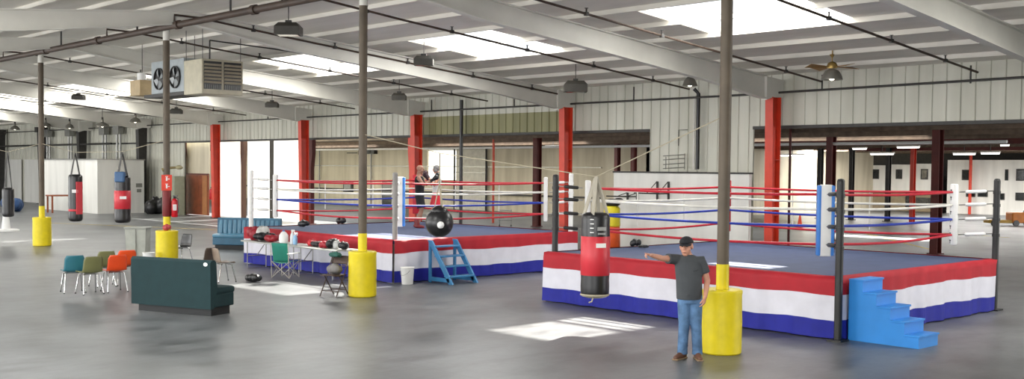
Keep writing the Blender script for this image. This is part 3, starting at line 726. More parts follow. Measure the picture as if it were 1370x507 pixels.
# boxers in the far ring
def boxer(lab, loc, rz, mode):
    c = thing('person', lab, 'person', loc, rz)
    skin = M_skin2 if mode == 0 else M_skin
    b = MB()
    torso(b, [(0, 0, .90, .145, .105), (0, 0, 1.05, .14, .1), (0, 0, 1.22, .17, .115), (0, .01, 1.36, .175, .11), (0, .015, 1.45, .12, .08), (0, .01, 1.51, .06, .055)])
    q, R = head(b, (0, -.02, 1.635), 0, 1.02, .1)
    arms = [((-.2, 0, 1.4), (-.26, -.16, 1.2), (-.17, -.40, 1.36)), ((.2, 0, 1.4), (.27, -.16, 1.2), (.15, -.42, 1.42))]
    if mode == 1: arms = [((-.2, 0, 1.4), (-.27, -.1, 1.16), (-.13, -.28, 1.40)), ((.2, 0, 1.4), (.26, -.12, 1.16), (.11, -.30, 1.45))]
    for S, E_, W in arms:
        S, E_, W = Vector(S), Vector(E_), Vector(W); b.tube([S*.8+Vector((0, 0, .28)), S, S.lerp(E_, .5), E_, E_.lerp(W, .35), W], [.05, .06, .054, .043, .045, .032], 12, ends=True)
        hand(b, W, W-E_, (0, -.3, -1), (1 if S.x < 0 else -1, 0, .2), curl=.5)
    legs = [((-.09, 0, .92), (-.13, -.08, .5), (-.15, .02, .09)), ((.09, 0, .92), (.14, -.04, .5), (.17, .12, .09))]
    for h_, k_, a_ in legs:
        h_, k_, a_ = Vector(h_), Vector(k_), Vector(a_); b.tube([h_, h_.lerp(k_, .4), k_, k_.lerp(a_, .3), a_], [.09, .082, .056, .058, .037], 12, ends=True)
    bake(b.build('body', skin, c), .008, 2)
    top = [mat('black_vest_cloth', '#17171a', .9), mat('white_vest_cloth', '#d8d6d2', .9)][mode]
    b = MB(); torso(b, [(0, 0, .92, .165, .125), (0, 0, 1.05, .162, .122), (0, 0, 1.22, .188, .135), (0, .01, 1.36, .188, .128), (0, .015, 1.44, .13, .095)]); bake(b.build('vest', top, c), .012, 3)
    sh = [mat('black_trunks', '#1a1a1d', .8), mat('red_trunks', '#c01f2e', .7)][mode]
    b = MB(); torso(b, [(0, 0, .82, .17, .13), (0, 0, .95, .165, .125), (0, 0, .99, .155, .12)])
    for h_, k_, a_ in legs: h_, k_ = Vector(h_), Vector(k_); b.tube([h_, h_.lerp(k_, .5), h_.lerp(k_, .85)], [.11, .115, .12], 14)
    bake(b.build('shorts', sh, c), .012, 3)
    for S, E_, W in arms:
        E_, W = Vector(E_), Vector(W); d = (W-E_).normalized(); b = MB()
        b.tube([W-d*.07, W, W+d*.04], [.045, .044, .06], 12, ends=True); b.ell(W+d*.11, (.075, .08, .075), 14); b.ell(W+d*.08+Vector((.05 if S[0] < 0 else -.05, 0, .03)), (.03, .045, .03), 8)
        bake(b.build('boxing_glove', [M_lea, mat('maroon_glove', '#3c2226', .4)][mode], c), .01, 2)
    for h_, k_, a_ in legs:
        a_ = Vector(a_); b = MB(); b.tube([(a_.x, a_.y+.04, .05), (a_.x, a_.y-.05, .05), (a_.x, a_.y-.16, .035)], [.042, .05, .035], 12, ends=True); b.tube([(a_.x, a_.y, .05), (a_.x, a_.y, .28 if mode == 0 else .2)], [.05, .055], 12)
        bake(b.build('boxing_boot', mat('dark_red_boot', '#7a1f22', .5), c), .01, 2)
    if mode == 1:
        b = MB(); b.ell(q(0, .012, .035), (.095, .11, .1), 16, R); b.ell(q(-.07, -.03, -.03), (.03, .06, .055), 10, R); b.ell(q(.07, -.03, -.03), (.03, .06, .055), 10, R)
        bake(b.build('head_guard', mat('grey_head_guard', '#6d6a6a', .5), c), .01, 2)
    else:
        b = MB(); b.ell(q(0, -.088, -.045), (.03, .015, .02), 8, R); b.build('beard', M_hair, c, smooth='all')
    return c
boxer('tall bald boxer in black vest and dark red boots in the far ring', at(561, 305, 2, CH)+Vector((0, 0, .005)), PHI+1.5, 0)
boxer('boxer with grey head guard and red trunks facing the bald man', at(584, 301, 2, CH)+Vector((0, 0, .005)), PHI-1.3, 1)

# ------------------------------------------------------------------ seating and gear on the floor
M_teal = mat('teal_vinyl', '#142e31', .95, var=.1, scale=5); M_base = mat('black_plinth', '#17191a', .6)
def booth(lab, loc, rz, L, m_, group=None, seatm=None):
    """diner booth: local x along the bench, +y the way it faces"""
    c = thing('booth_bench', lab, 'bench', loc, rz, group)
    b = MB(); b.box((0, .33, .07), (L-.16, .5, .14)); b.build('plinth', M_base, c)
    b = MB(); 
    prof = [(-.02, .13), (.06, .13), (.16, .5), (.13, .96), (.09, 1.0), (.01, 1.0), (-.03, .96)]
    b.extr([(-L/2, y, z) for y, z in prof], (L, 0, 0)); b.build('backrest', m_, c)
    b = MB(); n_ = int(L/.16)
    for i in range(n_): 
        x = -L/2+.04+(i+.5)*(L-.08)/n_; b.tube([(x, .17, .5), (x, .15, .7), (x, .12, .93)], [.07, .075, .06], 8, sq=(1, .6), ends=False)
    b.build('back_cushion', seatm or m_, c, smooth=True)
    b = MB(); b.box((0, .35, .27), (L-.02, .54, .24), bev=.02); b.build('seat_box', m_, c)
    b = MB(); b.box((0, .37, .44), (L, .56, .13), bev=.05); b.build('seat_cushion', seatm or m_, c, smooth=True)
    return c
a_, b_ = at(177, 415), at(283, 424)
sf = booth('dark teal vinyl booth bench standing alone with its back to the camera', (a_+b_)/2, math.atan2(b_.y-a_.y, b_.x-a_.x), (b_-a_).length, M_teal)
b = MB(); b.lathe([(.035, 0), (.03, .006), (.01, .008)], seg=12); o = b.build('sticker', M_padw, sf, loc=(.83, -.037, .93)); o.rotation_euler = (PI/2, 0, 0); o.scale = (1.4, 1, 1)
p = at(293, 332); booth('pale blue channelled vinyl bench behind the left corner of the far ring', p+Vector((.75, .72, 0)), PHI-.1+PI*0+PI, 2.1, mat('pale_blue_vinyl', '#34627c', .5), seatm=mat('pale_blue_cushion', '#4a7c96', .35))

def school_chair():
    c = thing('school_chair', 'x', 'chair', (0, 0, 0), 0, 'plastic shell chairs beside the booth bench')
    b = MB()                                                # shell: local -y is the back, +y front
    prof = [(.2, .425), (.17, .445), (.1, .44), (0, .43), (-.12, .435), (-.175, .47), (-.2, .53), (-.215, .62), (-.235, .72), (-.25, .79)]
    n_ = len(prof)
    def fn(u, v):
        k = v*(n_-1); i = min(int(k), n_-2); f = k-i; y = prof[i][0]*(1-f)+prof[i+1][0]*f; z = prof[i][1]*(1-f)+prof[i+1][1]*f
        hw = .215-.02*max(0, v-.5)*2-.05*max(0, v-.9)*10*.6; x = (u-.5)*2
        lift = .03*x*x if v < .5 else 0; fwd = .035*x*x if v > .5 else 0
        return Vector((x*hw, y+fwd, z+lift))
    b.grid(fn, 12, 27); o = b.build('shell', None, c, smooth='all'); md = o.modifiers.new('t', 'SOLIDIFY'); md.thickness = .009
    for x in (-1, 1):
        for y0, y1 in ((.13, .2), (-.13, -.2)):
            b = MB(); b.tube([(x*.13, y0*.7, .42), (x*.17, y0, .40), (x*.21, y1*1.05, .02)], .0125, 8); b.use if 0 else None
            l_ = b.build('leg', M_chrome, c, smooth=True); b = MB(); b.lathe([(.016, 0), (.016, .025)], (x*.211, y1*1.06, 0), 8); b.build('foot', M_black, l_)
    b = MB(); b.tube([(-.15, .09, .415), (.15, .09, .415)], .01, 6); b.tube([(-.15, -.09, .415), (.15, -.09, .415)], .01, 6); b.build('seat_bracket', M_chrome, c)
    return c
proto = school_chair()
def pm(h, n): return mat(n, h, .35, var=.04)
CHS = [((98, 391), .55, pm('#2c6a78', 'teal_shell'), 'teal plastic chair leftmost of the cluster beside the bench'), ((120, 393), .75, pm('#6f7048', 'olive_shell'), 'olive green plastic chair in front, between teal and orange chairs'),
       ((137, 383), .8, pm('#777a50', 'olive_shell_pale'), 'olive green plastic chair at the rear of the cluster'), ((153, 390), .7, pm('#d9481c', 'orange_shell'), 'orange plastic chair in front, next to the booth bench'),
       ((167, 381), .6, pm('#e0501f', 'orange_shell_bright'), 'orange plastic chair behind the other orange chair')]
for i, (px, yw, m_, lab) in enumerate(CHS):
    o = proto if i == 0 else dup(proto)
    o.location = at(*px); o.rotation_euler = (0, 0, PHI+yw); o['label'] = lab
    sh_ = [k for k in kids(o) if k.name.startswith('shell')][0]
    if i: sh_.data = sh_.data.copy()
    sh_.data.materials.clear(); sh_.data.materials.append(m_)
M_brn = mat('brown_metal_paint', '#4f4038', .5, .3)
for px, yw, m_, lab in (((243, 352), 2.6, pm('#1e1e20', 'black_shell'), 'black chair with chrome legs right of the extinguisher post'), ((272, 376), 1.2, pm('#5c5048', 'brown_shell'), 'dark brown chair just behind the dark teal bench'), ((299, 377), -.9, pm('#8a7a6c', 'taupe_shell'), 'taupe chair with bright chrome legs right of the dark teal bench')):
    o = dup(proto, at(*px), PHI+yw, lab, 'stray chairs between the bench and the gear table'); sh_ = [k for k in kids(o) if k.name.startswith('shell')][0]; sh_.data = sh_.data.copy(); sh_.data.materials.clear(); sh_.data.materials.append(m_)

def drape(name, m_, loc, size, seed, lab, cat, rz=0, group=None, amp=.3):
    """a crumpled soft lump (bag, jacket, pile of gloves)"""
    rnd = random.Random(seed); b = MB(); sx, sy, sz = size
    for k in range(7):
        b.ell((rnd.uniform(-.35, .35)*sx, rnd.uniform(-.3, .3)*sy, sz*rnd.uniform(.35, .55)), (sx*rnd.uniform(.22, .34), sy*rnd.uniform(.24, .36), sz*rnd.uniform(.35, .48)), 10)
    for k in range(3):
        y = rnd.uniform(-.3, .3)*sy; b.tube([(-.4*sx, y, .3*sz), (0, y*.5, sz*.95), (.4*sx, -y, .35*sz)], min(sx, sy, sz)*.07, 6)
    o = b.build(name, m_, loc=loc); bake(o, max(.012, min(size)*.06), 2); o.rotation_euler = (0, 0, rz); return tag(o, lab, cat, group)

# folding tables
def ftable(lab, x0, x1, y0, y1, zt=.75):
    c = thing('folding_table', lab, 'table', ((x0+x1)/2, (y0+y1)/2, 0), 0, 'folding tables in front of the far ring')
    hx, hy = (x1-x0)/2, (y1-y0)/2
    b = MB(); b.box((0, 0, zt-.02), (2*hx, 2*hy, .035), bev=.012); b.build('tabletop', mat('speckled_table', '#a9aba6', .5), c)
    for s in (-1, 1):
        b = MB(); X = s*(hx-.25)
        b.tube([(X, -hy+.06, zt-.04), (X, -hy+.06, .03), (X, hy-.06, .03), (X, hy-.06, zt-.04)], .014, 6); b.tube([(X, 0, .35), (X-s*.45, 0, zt-.04)], .011, 6); b.tube([(X, -hy+.06, .35), (X, hy-.06, .35)], .01, 6); b.build('leg', M_gal, c)
ftable('left of two folding tables covered with boxing gear in front of the far ring', -25.75, -23.55, 14.25, 14.92)
ftable('right of two folding tables, behind the drum post by the far ring', -23.5, -21.3, 14.25, 14.92)
TZ = .7505
ITEMS = [('gear_bag', '#8e1626', -25.5, .45, .5, .38, 'dark red gear bag piled at the left end of the table', 'bag'), ('gear_bag', '#16151a', -24.98, .5, .5, .24, 'black gear bag on the table beside the dark red bag', 'bag'), ('towel', '#bdbcb8', -25.2, .3, .4, .40, 'grey white towel draped over the red bag on the table', 'towel'),
         ('gear_bag', '#8a1422', -24.6, .35, .35, .2, 'small red and black bag left of the white jug', 'bag'), ('boxing_glove', '#c42a34', -22.85, .3, .25, .17, 'bright red boxing glove lying right of the spray bottle', 'glove'),
         ('gear_bag', '#1d1418', -22.55, .3, .28, .14, 'flat black pouch right of the bright red glove', 'bag'), ('boxing_glove', '#9c1d2a', -22.2, .25, .25, .17, 'dark red boxing glove in the pile nearest the drum post', 'glove'), ('head_guard', '#17171a', -21.9, .33, .3, .24, 'black head guard in the gear pile by the drum post', 'headgear'), ('head_guard', '#b8b8b6', -21.68, .2, .2, .22, 'white and grey head guard among the black gear', 'headgear'), ('head_guard', '#141418', -21.45, .3, .28, .2, 'black head guard at the right end of the table', 'headgear')]
for i, (nm, hx_, x, w_, d_, h_, lab, cat) in enumerate(ITEMS):
    drape(nm, mat('gear_'+hx_[1:], hx_, .5), (x, 14.55, TZ), (w_, d_, h_), 20+i, lab, cat)
c = thing('water_jug', 'round white plastic jug on the gear table', 'jug', (-24.02, 14.5, TZ))
b = MB(); b.lathe([(.07, 0), (.11, .02), (.12, .1), (.115, .2), (.07, .27), (.03, .3)], seg=20); b.build('jug_body', M_padw, c, smooth=True)
b = MB(); b.lathe([(.032, .3), (.032, .33)], seg=12); b.build('cap', mat('blue_cap', '#3a6ab0', .5), c)
def bottle(nm, x, lab, hb_, ht_, h_):
    c = thing(nm, lab, 'bottle', (x, 14.5, TZ), .6)
    b = MB(); b.lathe([(.045, 0), (.055, .015), (.055, .5*h_), (.04, .7*h_), (.018, .8*h_)], seg=16); b.build('bottle_body', mat('b'+hb_[1:], hb_, .3), c, smooth=True)
    b = MB(); b.lathe([(.02, .8*h_), (.02, .88*h_)], seg=10); b.box((.02, 0, .94*h_), (.09, .03, .045), bev=.008); b.box((.05, 0, .85*h_), (.012, .02, .06)); b.build('spray_head', mat('s'+ht_[1:], ht_, .4), c)
bottle('spray_bottle', -23.62, 'white spray bottle right of the round jug', '#d9dce0', '#e6e4e0', .36)
bottle('spray_bottle', -23.48, 'pale blue spray bottle right of the white one', '#8fb8dc', '#e0e4e8', .3)
# camping chair
c = thing('camping_chair', 'green folding camping chair in front of the gear table', 'chair', at(372, 372)+Vector((.15, .1, 0)), PHI-.35)
M_grn = mat('green_canvas', '#1f7a68', .8)
b = MB(); b.grid(lambda u, v: Vector(((u-.5)*.44, -.16-.09*v+.03*math.sin(PI*u)*-1, .40+.46*v)), 8, 6); o = b.build('backrest', M_grn, c, smooth='all'); o.modifiers.new('t', 'SOLIDIFY').thickness = .008
b = MB(); b.grid(lambda u, v: Vector(((u-.5)*.46, -.18+.42*v, .42-.04*math.sin(PI*u)+.02*v)), 8, 6); o = b.build('seat', mat('pale_green_canvas', '#5fb09a', .8), c, smooth='all'); o.modifiers.new('t', 'SOLIDIFY').thickness = .008
M_lt = mat('light_grey_tube', '#b9b4aa', .4, .3)
for x in (-.24, .24):
    b = MB(); b.tube([(x, -.2, .02), (x, -.26, .86)], .011, 6); b.build('back_upright', M_lt, c)
    b = MB(); b.tube([(x, .24, .02), (x, .24, .6)], .011, 6); b.build('front_leg', M_lt, c)
    b = MB(); b.box((x, .0, .61), (.07, .5, .02), bev=.006); b.build('armrest', M_padw, c)
for y in (-.2, .24):
    b = MB(); b.tube([(-.24, y, .03), (.24, y, .42)], .01, 6); b.tube([(.24, y, .03), (-.24, y, .42)], .01, 6); b.build('cross_brace', M_lt, c)
for x in (-.24, .24):
    b = MB(); b.tube([(x, -.2, .03), (x, .24, .42)], .01, 6); b.tube([(x, .24, .03), (x, -.2, .42)], .01, 6); b.build('cross_brace', M_lt, c)
# metal folding chair
c = thing('folding_chair', 'brown metal folding chair left of the drum post with clothes on it', 'chair', at(443, 397)+Vector((-.05, .12, 0)), PHI+PI-.5)
for x in (-.21, .21):
    b = MB(); b.tube([(x, .22, .01), (x, -.05, .46), (x, -.2, .82)], .012, 6); b.build('front_leg', M_brn, c)
    b = MB(); b.tube([(x*.93, -.22, .01), (x*.93, .1, .44)], .012, 6); b.build('rear_leg', M_brn, c)
b = MB(); b.grid(lambda u, v: Vector(((u-.5)*.4, -.15+.38*v, .45+.01*math.cos(PI*(u-.5)))), 6, 6); o = b.build('seat', M_brn, c, smooth='all'); o.modifiers.new('t', 'SOLIDIFY').thickness = .02
b = MB(); b.grid(lambda u, v: Vector(((u-.5)*.4, -.145-.075*v-.03*math.sin(PI*u), .66+.17*v)), 8, 4); o = b.build('backrest', M_brn, c, smooth='all'); o.modifiers.new('t', 'SOLIDIFY').thickness = .012
b = MB(); b.tube([(-.2, .16, .12), (.2, .16, .12)], .01, 6); b.tube([(-.19, -.14, .13), (.19, -.14, .13)], .01, 6); b.build('crossbar', M_brn, c)
pc_ = c.location
drape('jacket', mat('grey_jacket', '#7d7a78', .9), pc_+Vector((-.03, .03, .475)), (.42, .34, .22), 41, 'crumpled grey jacket lying on the brown folding chair', 'jacket')
drape('cap', mat('dark_green_cloth', '#2c5a50', .9), pc_+Vector((-.12, .12, .80)), (.4, .12, .12), 44, 'dark green cloth hung over the top of the folding chair', 'cloth')
drape('shoe', M_padw, pc_+Vector((.26, -.05, .0)), (.28, .12, .11), 47, 'white trainer on the floor under the folding chair', 'shoe')
drape('duffel_bag', M_lea, at(339, 377), (.42, .3, .2), 51, 'small black bag on the floor left of the green camping chair', 'bag')
# sneakers / gloves on canvases
drape('boxing_glove', M_lea, at(405, 304, 2, CH)+Vector((0, 0, .022)), (.42, .25, .2), 61, 'black gloves on the far ring canvas below a red column', 'glove')
drape('boxing_glove', M_lea, at(457, 300, 2, CH)+Vector((0, 0, .022)), (.4, .22, .22), 62, 'black gloves at the rear edge of the far ring left of a post', 'glove')
drape('head_guard', M_lea, at(850, 331, 2, CH)+Vector((0, 0, .022)), (.2, .18, .17), 63, 'black head guard on the near ring canvas by the pointing hand', 'headgear')
drape('hand_wraps', M_lea, at(862, 333, 2, CH)+Vector((0, 0, .022)), (.26, .14, .07), 64, 'flat black pads beside the head guard on the near ring canvas', 'pads')
# bucket
c = thing('bucket', 'white plastic bucket at the corner of the far ring beside the blue steps', 'bucket', at(545, 380))
b = MB(); b.lathe([(.125, 0), (.13, .01), (.155, .36), (.165, .37), (.165, .39), (.15, .39), (.12, .03)], seg=24); b.build('pail', M_padw, c, smooth=True)
b = MB(); b.tube([(.16*math.cos(a), .0, .34-.17*math.sin(a)) if 0 else (.163*math.cos(a*PI/10), -.05-.1*math.sin(a*PI/10), .33-.12*math.sin(a*PI/10)) for a in range(11)], .004, 5); b.build('handle', M_gal, c)
c = thing('bucket', 'small white bucket behind the dark teal bench left of the drum', 'bucket', at(199, 357)); b = MB(); b.lathe([(.13, 0), (.16, .37), (.165, .38), (.15, .38), (.12, .03)], seg=20); b.build('pail', M_padw, c, smooth=True)
# extinguisher post fittings
px_ = -27.75; d_ = Vector((.9, -.43, 0)); ex = Vector((.43, .9, 0)); Rv = Matrix((ex, d_*-1, Vector((0, 0, 1)))).transposed()
c = thing('fire_sign', 'red fire sign with white symbols on the left drum post', 'sign', Vector((px_, RIDGE, 2.22))+d_*.1)
b = MB(); b.box((0, 0, 0), (.27, .02, .42), Rv, bev=.004); b.build('sign_board', mat('sign_red', '#d63a22', .5), c)
b = MB()
for k in (-1, 1):
    b.tube([Vector((0, 0, 0))+ex*.0+d_*.014+Vector((0, 0, k*.1+.05)), d_*.014+Vector((0, 0, k*.1-.05))], .02, 6); b.box(d_*.012+ex*.05+Vector((0, 0, k*.1)), (.05, .006, .02), Rv); b.box(d_*.012+Vector((0, 0, k*.1+.065)), (.07, .006, .015), Rv)
b.build('white_symbol', M_padw, c)
c = thing('fire_extinguisher', 'red fire extinguisher hanging on the left drum post', 'fire extinguisher', Vector((px_, RIDGE, 1.30))+ex*.2+d_*.07)
b = MB(); b.lathe([(.07, 0), (.085, .02), (.085, .42), (.06, .48), (.025, .5)], seg=20); b.build('cylinder', mat('extinguisher_red', '#b81420', .3), c, smooth=True)
b = MB(); b.box((0, 0, .53), (.05, .05, .06)); b.box((.05, 0, .57), (.14, .02, .02), .8); b.build('valve', M_black, c)
b = MB(); b.tube([(0, 0, .53), (.09, .05, .5), (.11, .06, .3), (.1, .05, .12)], .012, 6); b.build('hose', M_black, c)
b = MB(); b.box((.075, -.03, .26), (.02, .09, .16), 0); b.build('label_patch', M_padw, c)
c = thing('red_wrap', 'dark red padding wrapped round the left drum post under the sign', 'padding', (px_, RIDGE, 1.32)); b = MB(); b.lathe([(.1, 0), (.115, .02), (.115, .68), (.1, .7)], seg=16); b.build('pad', mat('maroon_wrap', '#6e1c1e', .6), c, smooth=True)
drape('boxing_glove', mat('red_white_glove', '#a83a3a', .5), (px_+.19, RIDGE-.1, .955), (.16, .2, .18), 71, 'red and white boxing gloves lying on top of the left drum', 'glove')
c = thing('flood_lamp', 'brass coloured lamp bracket above the red sign on the left drum post', 'lamp', (px_, RIDGE, 2.55))
b = MB(); b.tube([Vector((0, 0, .0))-ex*.12, Vector((0, 0, .06)), Vector((0, 0, .08))+ex*.3], [.05, .04, .03], 8); b.build('bracket', mat('tarnished_brass', '#7d714c', .5), c, smooth=True)
b = MB(); b.ell(ex*.32+Vector((0, 0, .08)), (.1, .1, .06), 12); b.build('lamp_head', mat('pale_brass', '#9a9270', .5), c, smooth=True)
# pale grey stand behind the chairs, white stand at the left edge
c = thing('storage_bin', 'tall pale grey bin behind the orange chairs', 'bin', (at(164, 345)+at(194, 346))/2+Vector((-.15, .2, 0)), PHI)
b = MB(); b.extr([(-.26, -.2, 0), (.26, -.2, 0), (.30, -.24, .85), (-.30, -.24, .85)], (0, .44, 0)); b.build('bin_body', mat('pale_grey_plastic', '#a3a59c', .5), c)
b = MB(); b.box((0, -.02, .87), (.66, .52, .05), bev=.015); b.box((0, -.245, .45), (.03, .03, .8)); b.build('rim', mat('pale_grey_rim', '#989a92', .5), c)
c = thing('marker_stand', 'white tapered plastic stand on a flat base at the left edge', 'stand', at(8, 309))
b = MB(); b.lathe([(.5, 0), (.5, .05), (.42, .08), (.12, .1)], seg=24); b.build('base', M_padw, c, smooth=True)
b = MB(); b.lathe([(.17, .09), (.1, .75), (.07, .78)], seg=16); b.build('upright', M_padw, c, smooth=True)

# ------------------------------------------------------------------ things against the rear wall
c = thing('white_board_wall', 'long low white painted partition behind the near ring under the panel wall', 'partition', (0, 27.1, 0))
x0, x1 = at(822, 300, 1, 27.1).x, at(1003, 300, 1, 27.1).x
b = MB(); b.box(((x0+x1)/2, 0, 1.29), (x1-x0, .12, 2.58)); 
b.build('panel', M_block, c)
b = MB(); b.box(((x0+x1)/2, 0, 2.6), (x1-x0+.06, .18, .05)); b.build('cap_rail', M_dark, c)
def bracket(lab, pl, pr_, yt, ym, yb):
    a0, a1 = at(pl, ym, 1, 27.0), at(pr_, ym, 1, 27.0); c = thing('pull_up_bracket', lab, 'bracket', (a0.x, 26.99, 0), 0, 'black brackets on the white partition')
    W = a1.x-a0.x; zt, zm, zb = at(pr_, yt, 1, 27).z, a1.z, at(pr_, yb, 1, 27).z
    b = MB(); b.tube([(0, -.45, zm), (W, -.45, zm)], .022, 6)
    for f in (.55, 1):
        b.tube([(W*f, 0, zm), (W*f, -.5, zm)], .02, 6); b.tube([(W*f, 0, zt), (W*f, -.5, zm)], .014, 6)
    b.build('arm', M_dark, c)
    b = MB()
    for f in (.55, 1): b.box((W*f, .02, (zt+zb)/2), (.06, .04, zt-zb))
    b.build('wall_plate', M_dark, c)
bracket('black wall bracket, smaller one near the left end of the white partition', 824, 852, 258, 263, 268)
bracket('black wall bracket, larger one in the middle of the white partition', 861, 894, 243, 259, 269)
c = thing('wall_rack', 'faint grey wire rack on the panel wall above the white partition', 'rack', (at(905, 215, 1, 27.4).x, 27.42, 0))
b = MB()
for z in (2.72, 2.85, 3.0, 3.12): b.tube([(-.5, -.06, z), (.35, -.06, z+.05)], .015, 5)
b.tube([(.35, -.05, 2.7), (.35, -.05, 3.2)], .015, 5); b.tube([(-.4, -.05, 2.7), (-.4, -.05, 3.1)], .015, 5); b.build('wire', mat('grey_wire', '#77766f', .5), c)
c = thing('panel_hatch', 'square outline hatch on the panel wall left of the drain pipe', 'hatch', (at(914, 180, 1, 27.57).x, 27.57, 3.95)); b = MB(); b.tube([(-.18, 0, -.5), (-.18, 0, .0), (.18, 0, 0)], .012, 5); b.build('frame', M_dark, c)

# yellow drinks cooler stack between the rings -> freestanding bag seen behind the hanging bag
p = at(820, 337)
c = thing('cooler_stand', 'yellow and orange upright drum with black bag on top behind the near ring', 'drum', at(818, 340))
b = MB(); b.lathe([(.26, .0), (.28, .03), (.26, .85), (.25, .88)], seg=20); b.build('orange_base', mat('orange_plastic', '#e2581c', .5), c, smooth=True)
b = MB(); b.lathe([(.25, .88), (.27, .9), (.26, 1.45), (.2, 1.52)], seg=20); b.build('yellow_top', mat('bright_yellow', '#d8c81e', .5), c, smooth=True)
b = MB(); b.ell((0, 0, 1.62), (.3, .22, .14), 12); b.ell((.2, .1, 1.7), (.18, .12, .09), 10); b.build('black_cover', M_lea, c, smooth=True)

# bright doorway, wooden door, jambs on the left
TD = 28.1
def dr(x0, x1, y0, y1, T=TD):
    a, d = at(x0, y0, 1, T), at(x1, y1, 1, T); return a.x, d.x, d.z, a.z
n = 80
for k, (x0, x1) in enumerate(((286, 322), (331, 362), (365, 402))):
    a, d, z0, z1 = dr(x0, x1, 180, 288); c = MB(); cells = int((d-a)/.12)
    c.grid(lambda u, v: Vector((a+(d-a)*u, TD+.01*math.cos(u*2*PI*cells), .05+4.0*v)), cells*4, 1)
    o = c.build('door_%d' % (k+1), M_door, smooth='all'); o['kind'] = 'structure'
a, d, z0, z1 = dr(253, 284, 232, 289)
c = thing('door_panel', 'reddish brown wooden door left of the slim distant red column', 'door', ((a+d)/2, TD-.2, 0))
W = d-a; b = MB(); b.box((0, 0, 1.1), (W, .06, 2.15)); b.build('leaf', mat('reddish_wood', '#7d3c1c', .55, var=.3, scale=3), c)
b = MB(); b.box((W*.36, -.04, 1.1), (W*.2, .03, 2.1)); b.build('batten', mat('pale_wood', '#a0683a', .55), c)
b = MB(); b.box((0, -.02, 2.22), (W, .1, .08)); b.build('lintel', M_dred, c)
b = MB(); b.box((0, .05, 3.1), (W, .06, 1.75)); b.build('upper_panel', M_cream, c)
for px, wd, m_, lab in ((247, .42, M_dred, 'dark red tapered jamb left of the wooden door'), (326, .34, mat('brown_jamb', '#573a2c', .6), 'brown tapered post dividing the bright doorway'), (363.5, .07, M_dark, 'thin dark mullion in the bright doorway'), (416, .5, M_dred, 'dark red tapered jamb behind the column right of the bright doorway'), (552, .4, M_red, 'red tapered jamb behind the column left of the olive strip')):
    p = at(px, 230, 1, 27.9); b = MB(); h0 = wd*.55
    b.rings([[Vector((-h0/2, -.1, 0)), Vector((h0/2, -.1, 0)), Vector((h0/2, .1, 0)), Vector((-h0/2, .1, 0))], [Vector((-h0/2, -.1, 2.6)), Vector((h0/2, -.1, 2.6)), Vector((h0/2, .1, 2.6)), Vector((-h0/2, .1, 2.6))], [Vector((-wd/2, -.1, 3.3)), Vector((wd/2, -.1, 3.3)), Vector((wd/2, .1, 3.3)), Vector((-wd/2, .1, 3.3))], [Vector((-wd/2, -.1, 4.1)), Vector((wd/2, -.1, 4.1)), Vector((wd/2, .1, 4.1)), Vector((-wd/2, .1, 4.1))]])
    b.box((0, 0, .015), (wd, .3, .03)); tag(b.build('door_post', m_, loc=(p.x, 27.9, 0)), lab, 'post')
# fire extinguisher by wooden door
c = thing('fire_extinguisher', 'small red extinguisher beside the wooden door at the slim red column', 'fire extinguisher', (at(279, 262, 1, 27.6).x, 27.76, .9)); b = MB(); b.lathe([(.09, 0), (.1, .02), (.1, .5), (.03, .58)], seg=14); b.build('cylinder', mat('extinguisher_red', '#b81420', .3), c, smooth=True); b = MB(); b.box((0, 0, .62), (.12, .05, .06)); b.build('valve', M_black, c)
# white block room
ca = at(117, 284); cb = at(214, 285.5)
RX, RY0, RY1, RZ = -59.2, 24.1, 26.75, 2.95
c = thing('block_room', 'low white block room in the far left corner of the hall', 'room', (RX, RY0, 0))
b = MB(); b.box((-4, (RY1-RY0)/2, RZ/2), (8, RY1-RY0, RZ)); b.build('block_wall', M_block, c)
b = MB(); b.box((-4, (RY1-RY0)/2, RZ+.03), (8.1, RY1-RY0+.1, .06)); b.build('roof_edge', M_gal, c)
b = MB(); b.box((.02, 2.35, 1.55), (.03, .35, .22)); b.box((.02, 2.35, 1.25), (.03, .25, .18)); b.build('wall_box', mat('grey_box', '#7f7f78', .5), c)
c = thing('filing_cabinet', 'tall grey green cabinet standing between the block room and the wooden door', 'cabinet', (at(232, 290, 1, 27.0).x, 27.0, 0))
b = MB(); b.box((0, 0, 1.05), (1.5, .6, 2.1), bev=.01); b.build('cabinet_body', mat('grey_green', '#8a8f7c', .5), c); b = MB(); b.box((.04, -.31, 1.05), (.02, .02, 2.0)); b.box((.15, -.32, 1.1), (.03, .03, .15)); b.build('door_seam', M_dark, c)
drape('covered_cart', M_lea, (-57.5, 26.6, 0), (1.0, 1.1, 1.0), 81, 'black covered cart by the block room left of the cabinet', 'cart')
drape('tarp_pile', mat('blue_tarp', '#2a4a78', .7), (-64.5, 21.4, 0), (1.5, 1.2, .9), 83, 'blue tarp heap left of the block room', 'tarp')
c = thing('workbench', 'reddish brown wooden workbench beside the block room', 'table', (-61.8, 23.2, 0)); M_wd = mat('bench_wood', '#8a4a2c', .6)
b = MB(); b.box((0, 0, .95), (.8, 1.6, .08)); b.build('top', M_wd, c)
for x in (-.35, .35):
    for y in (-.7, .7): b = MB(); b.box((x, y, .46), (.08, .08, .91)); b.build('leg', M_wd, c)
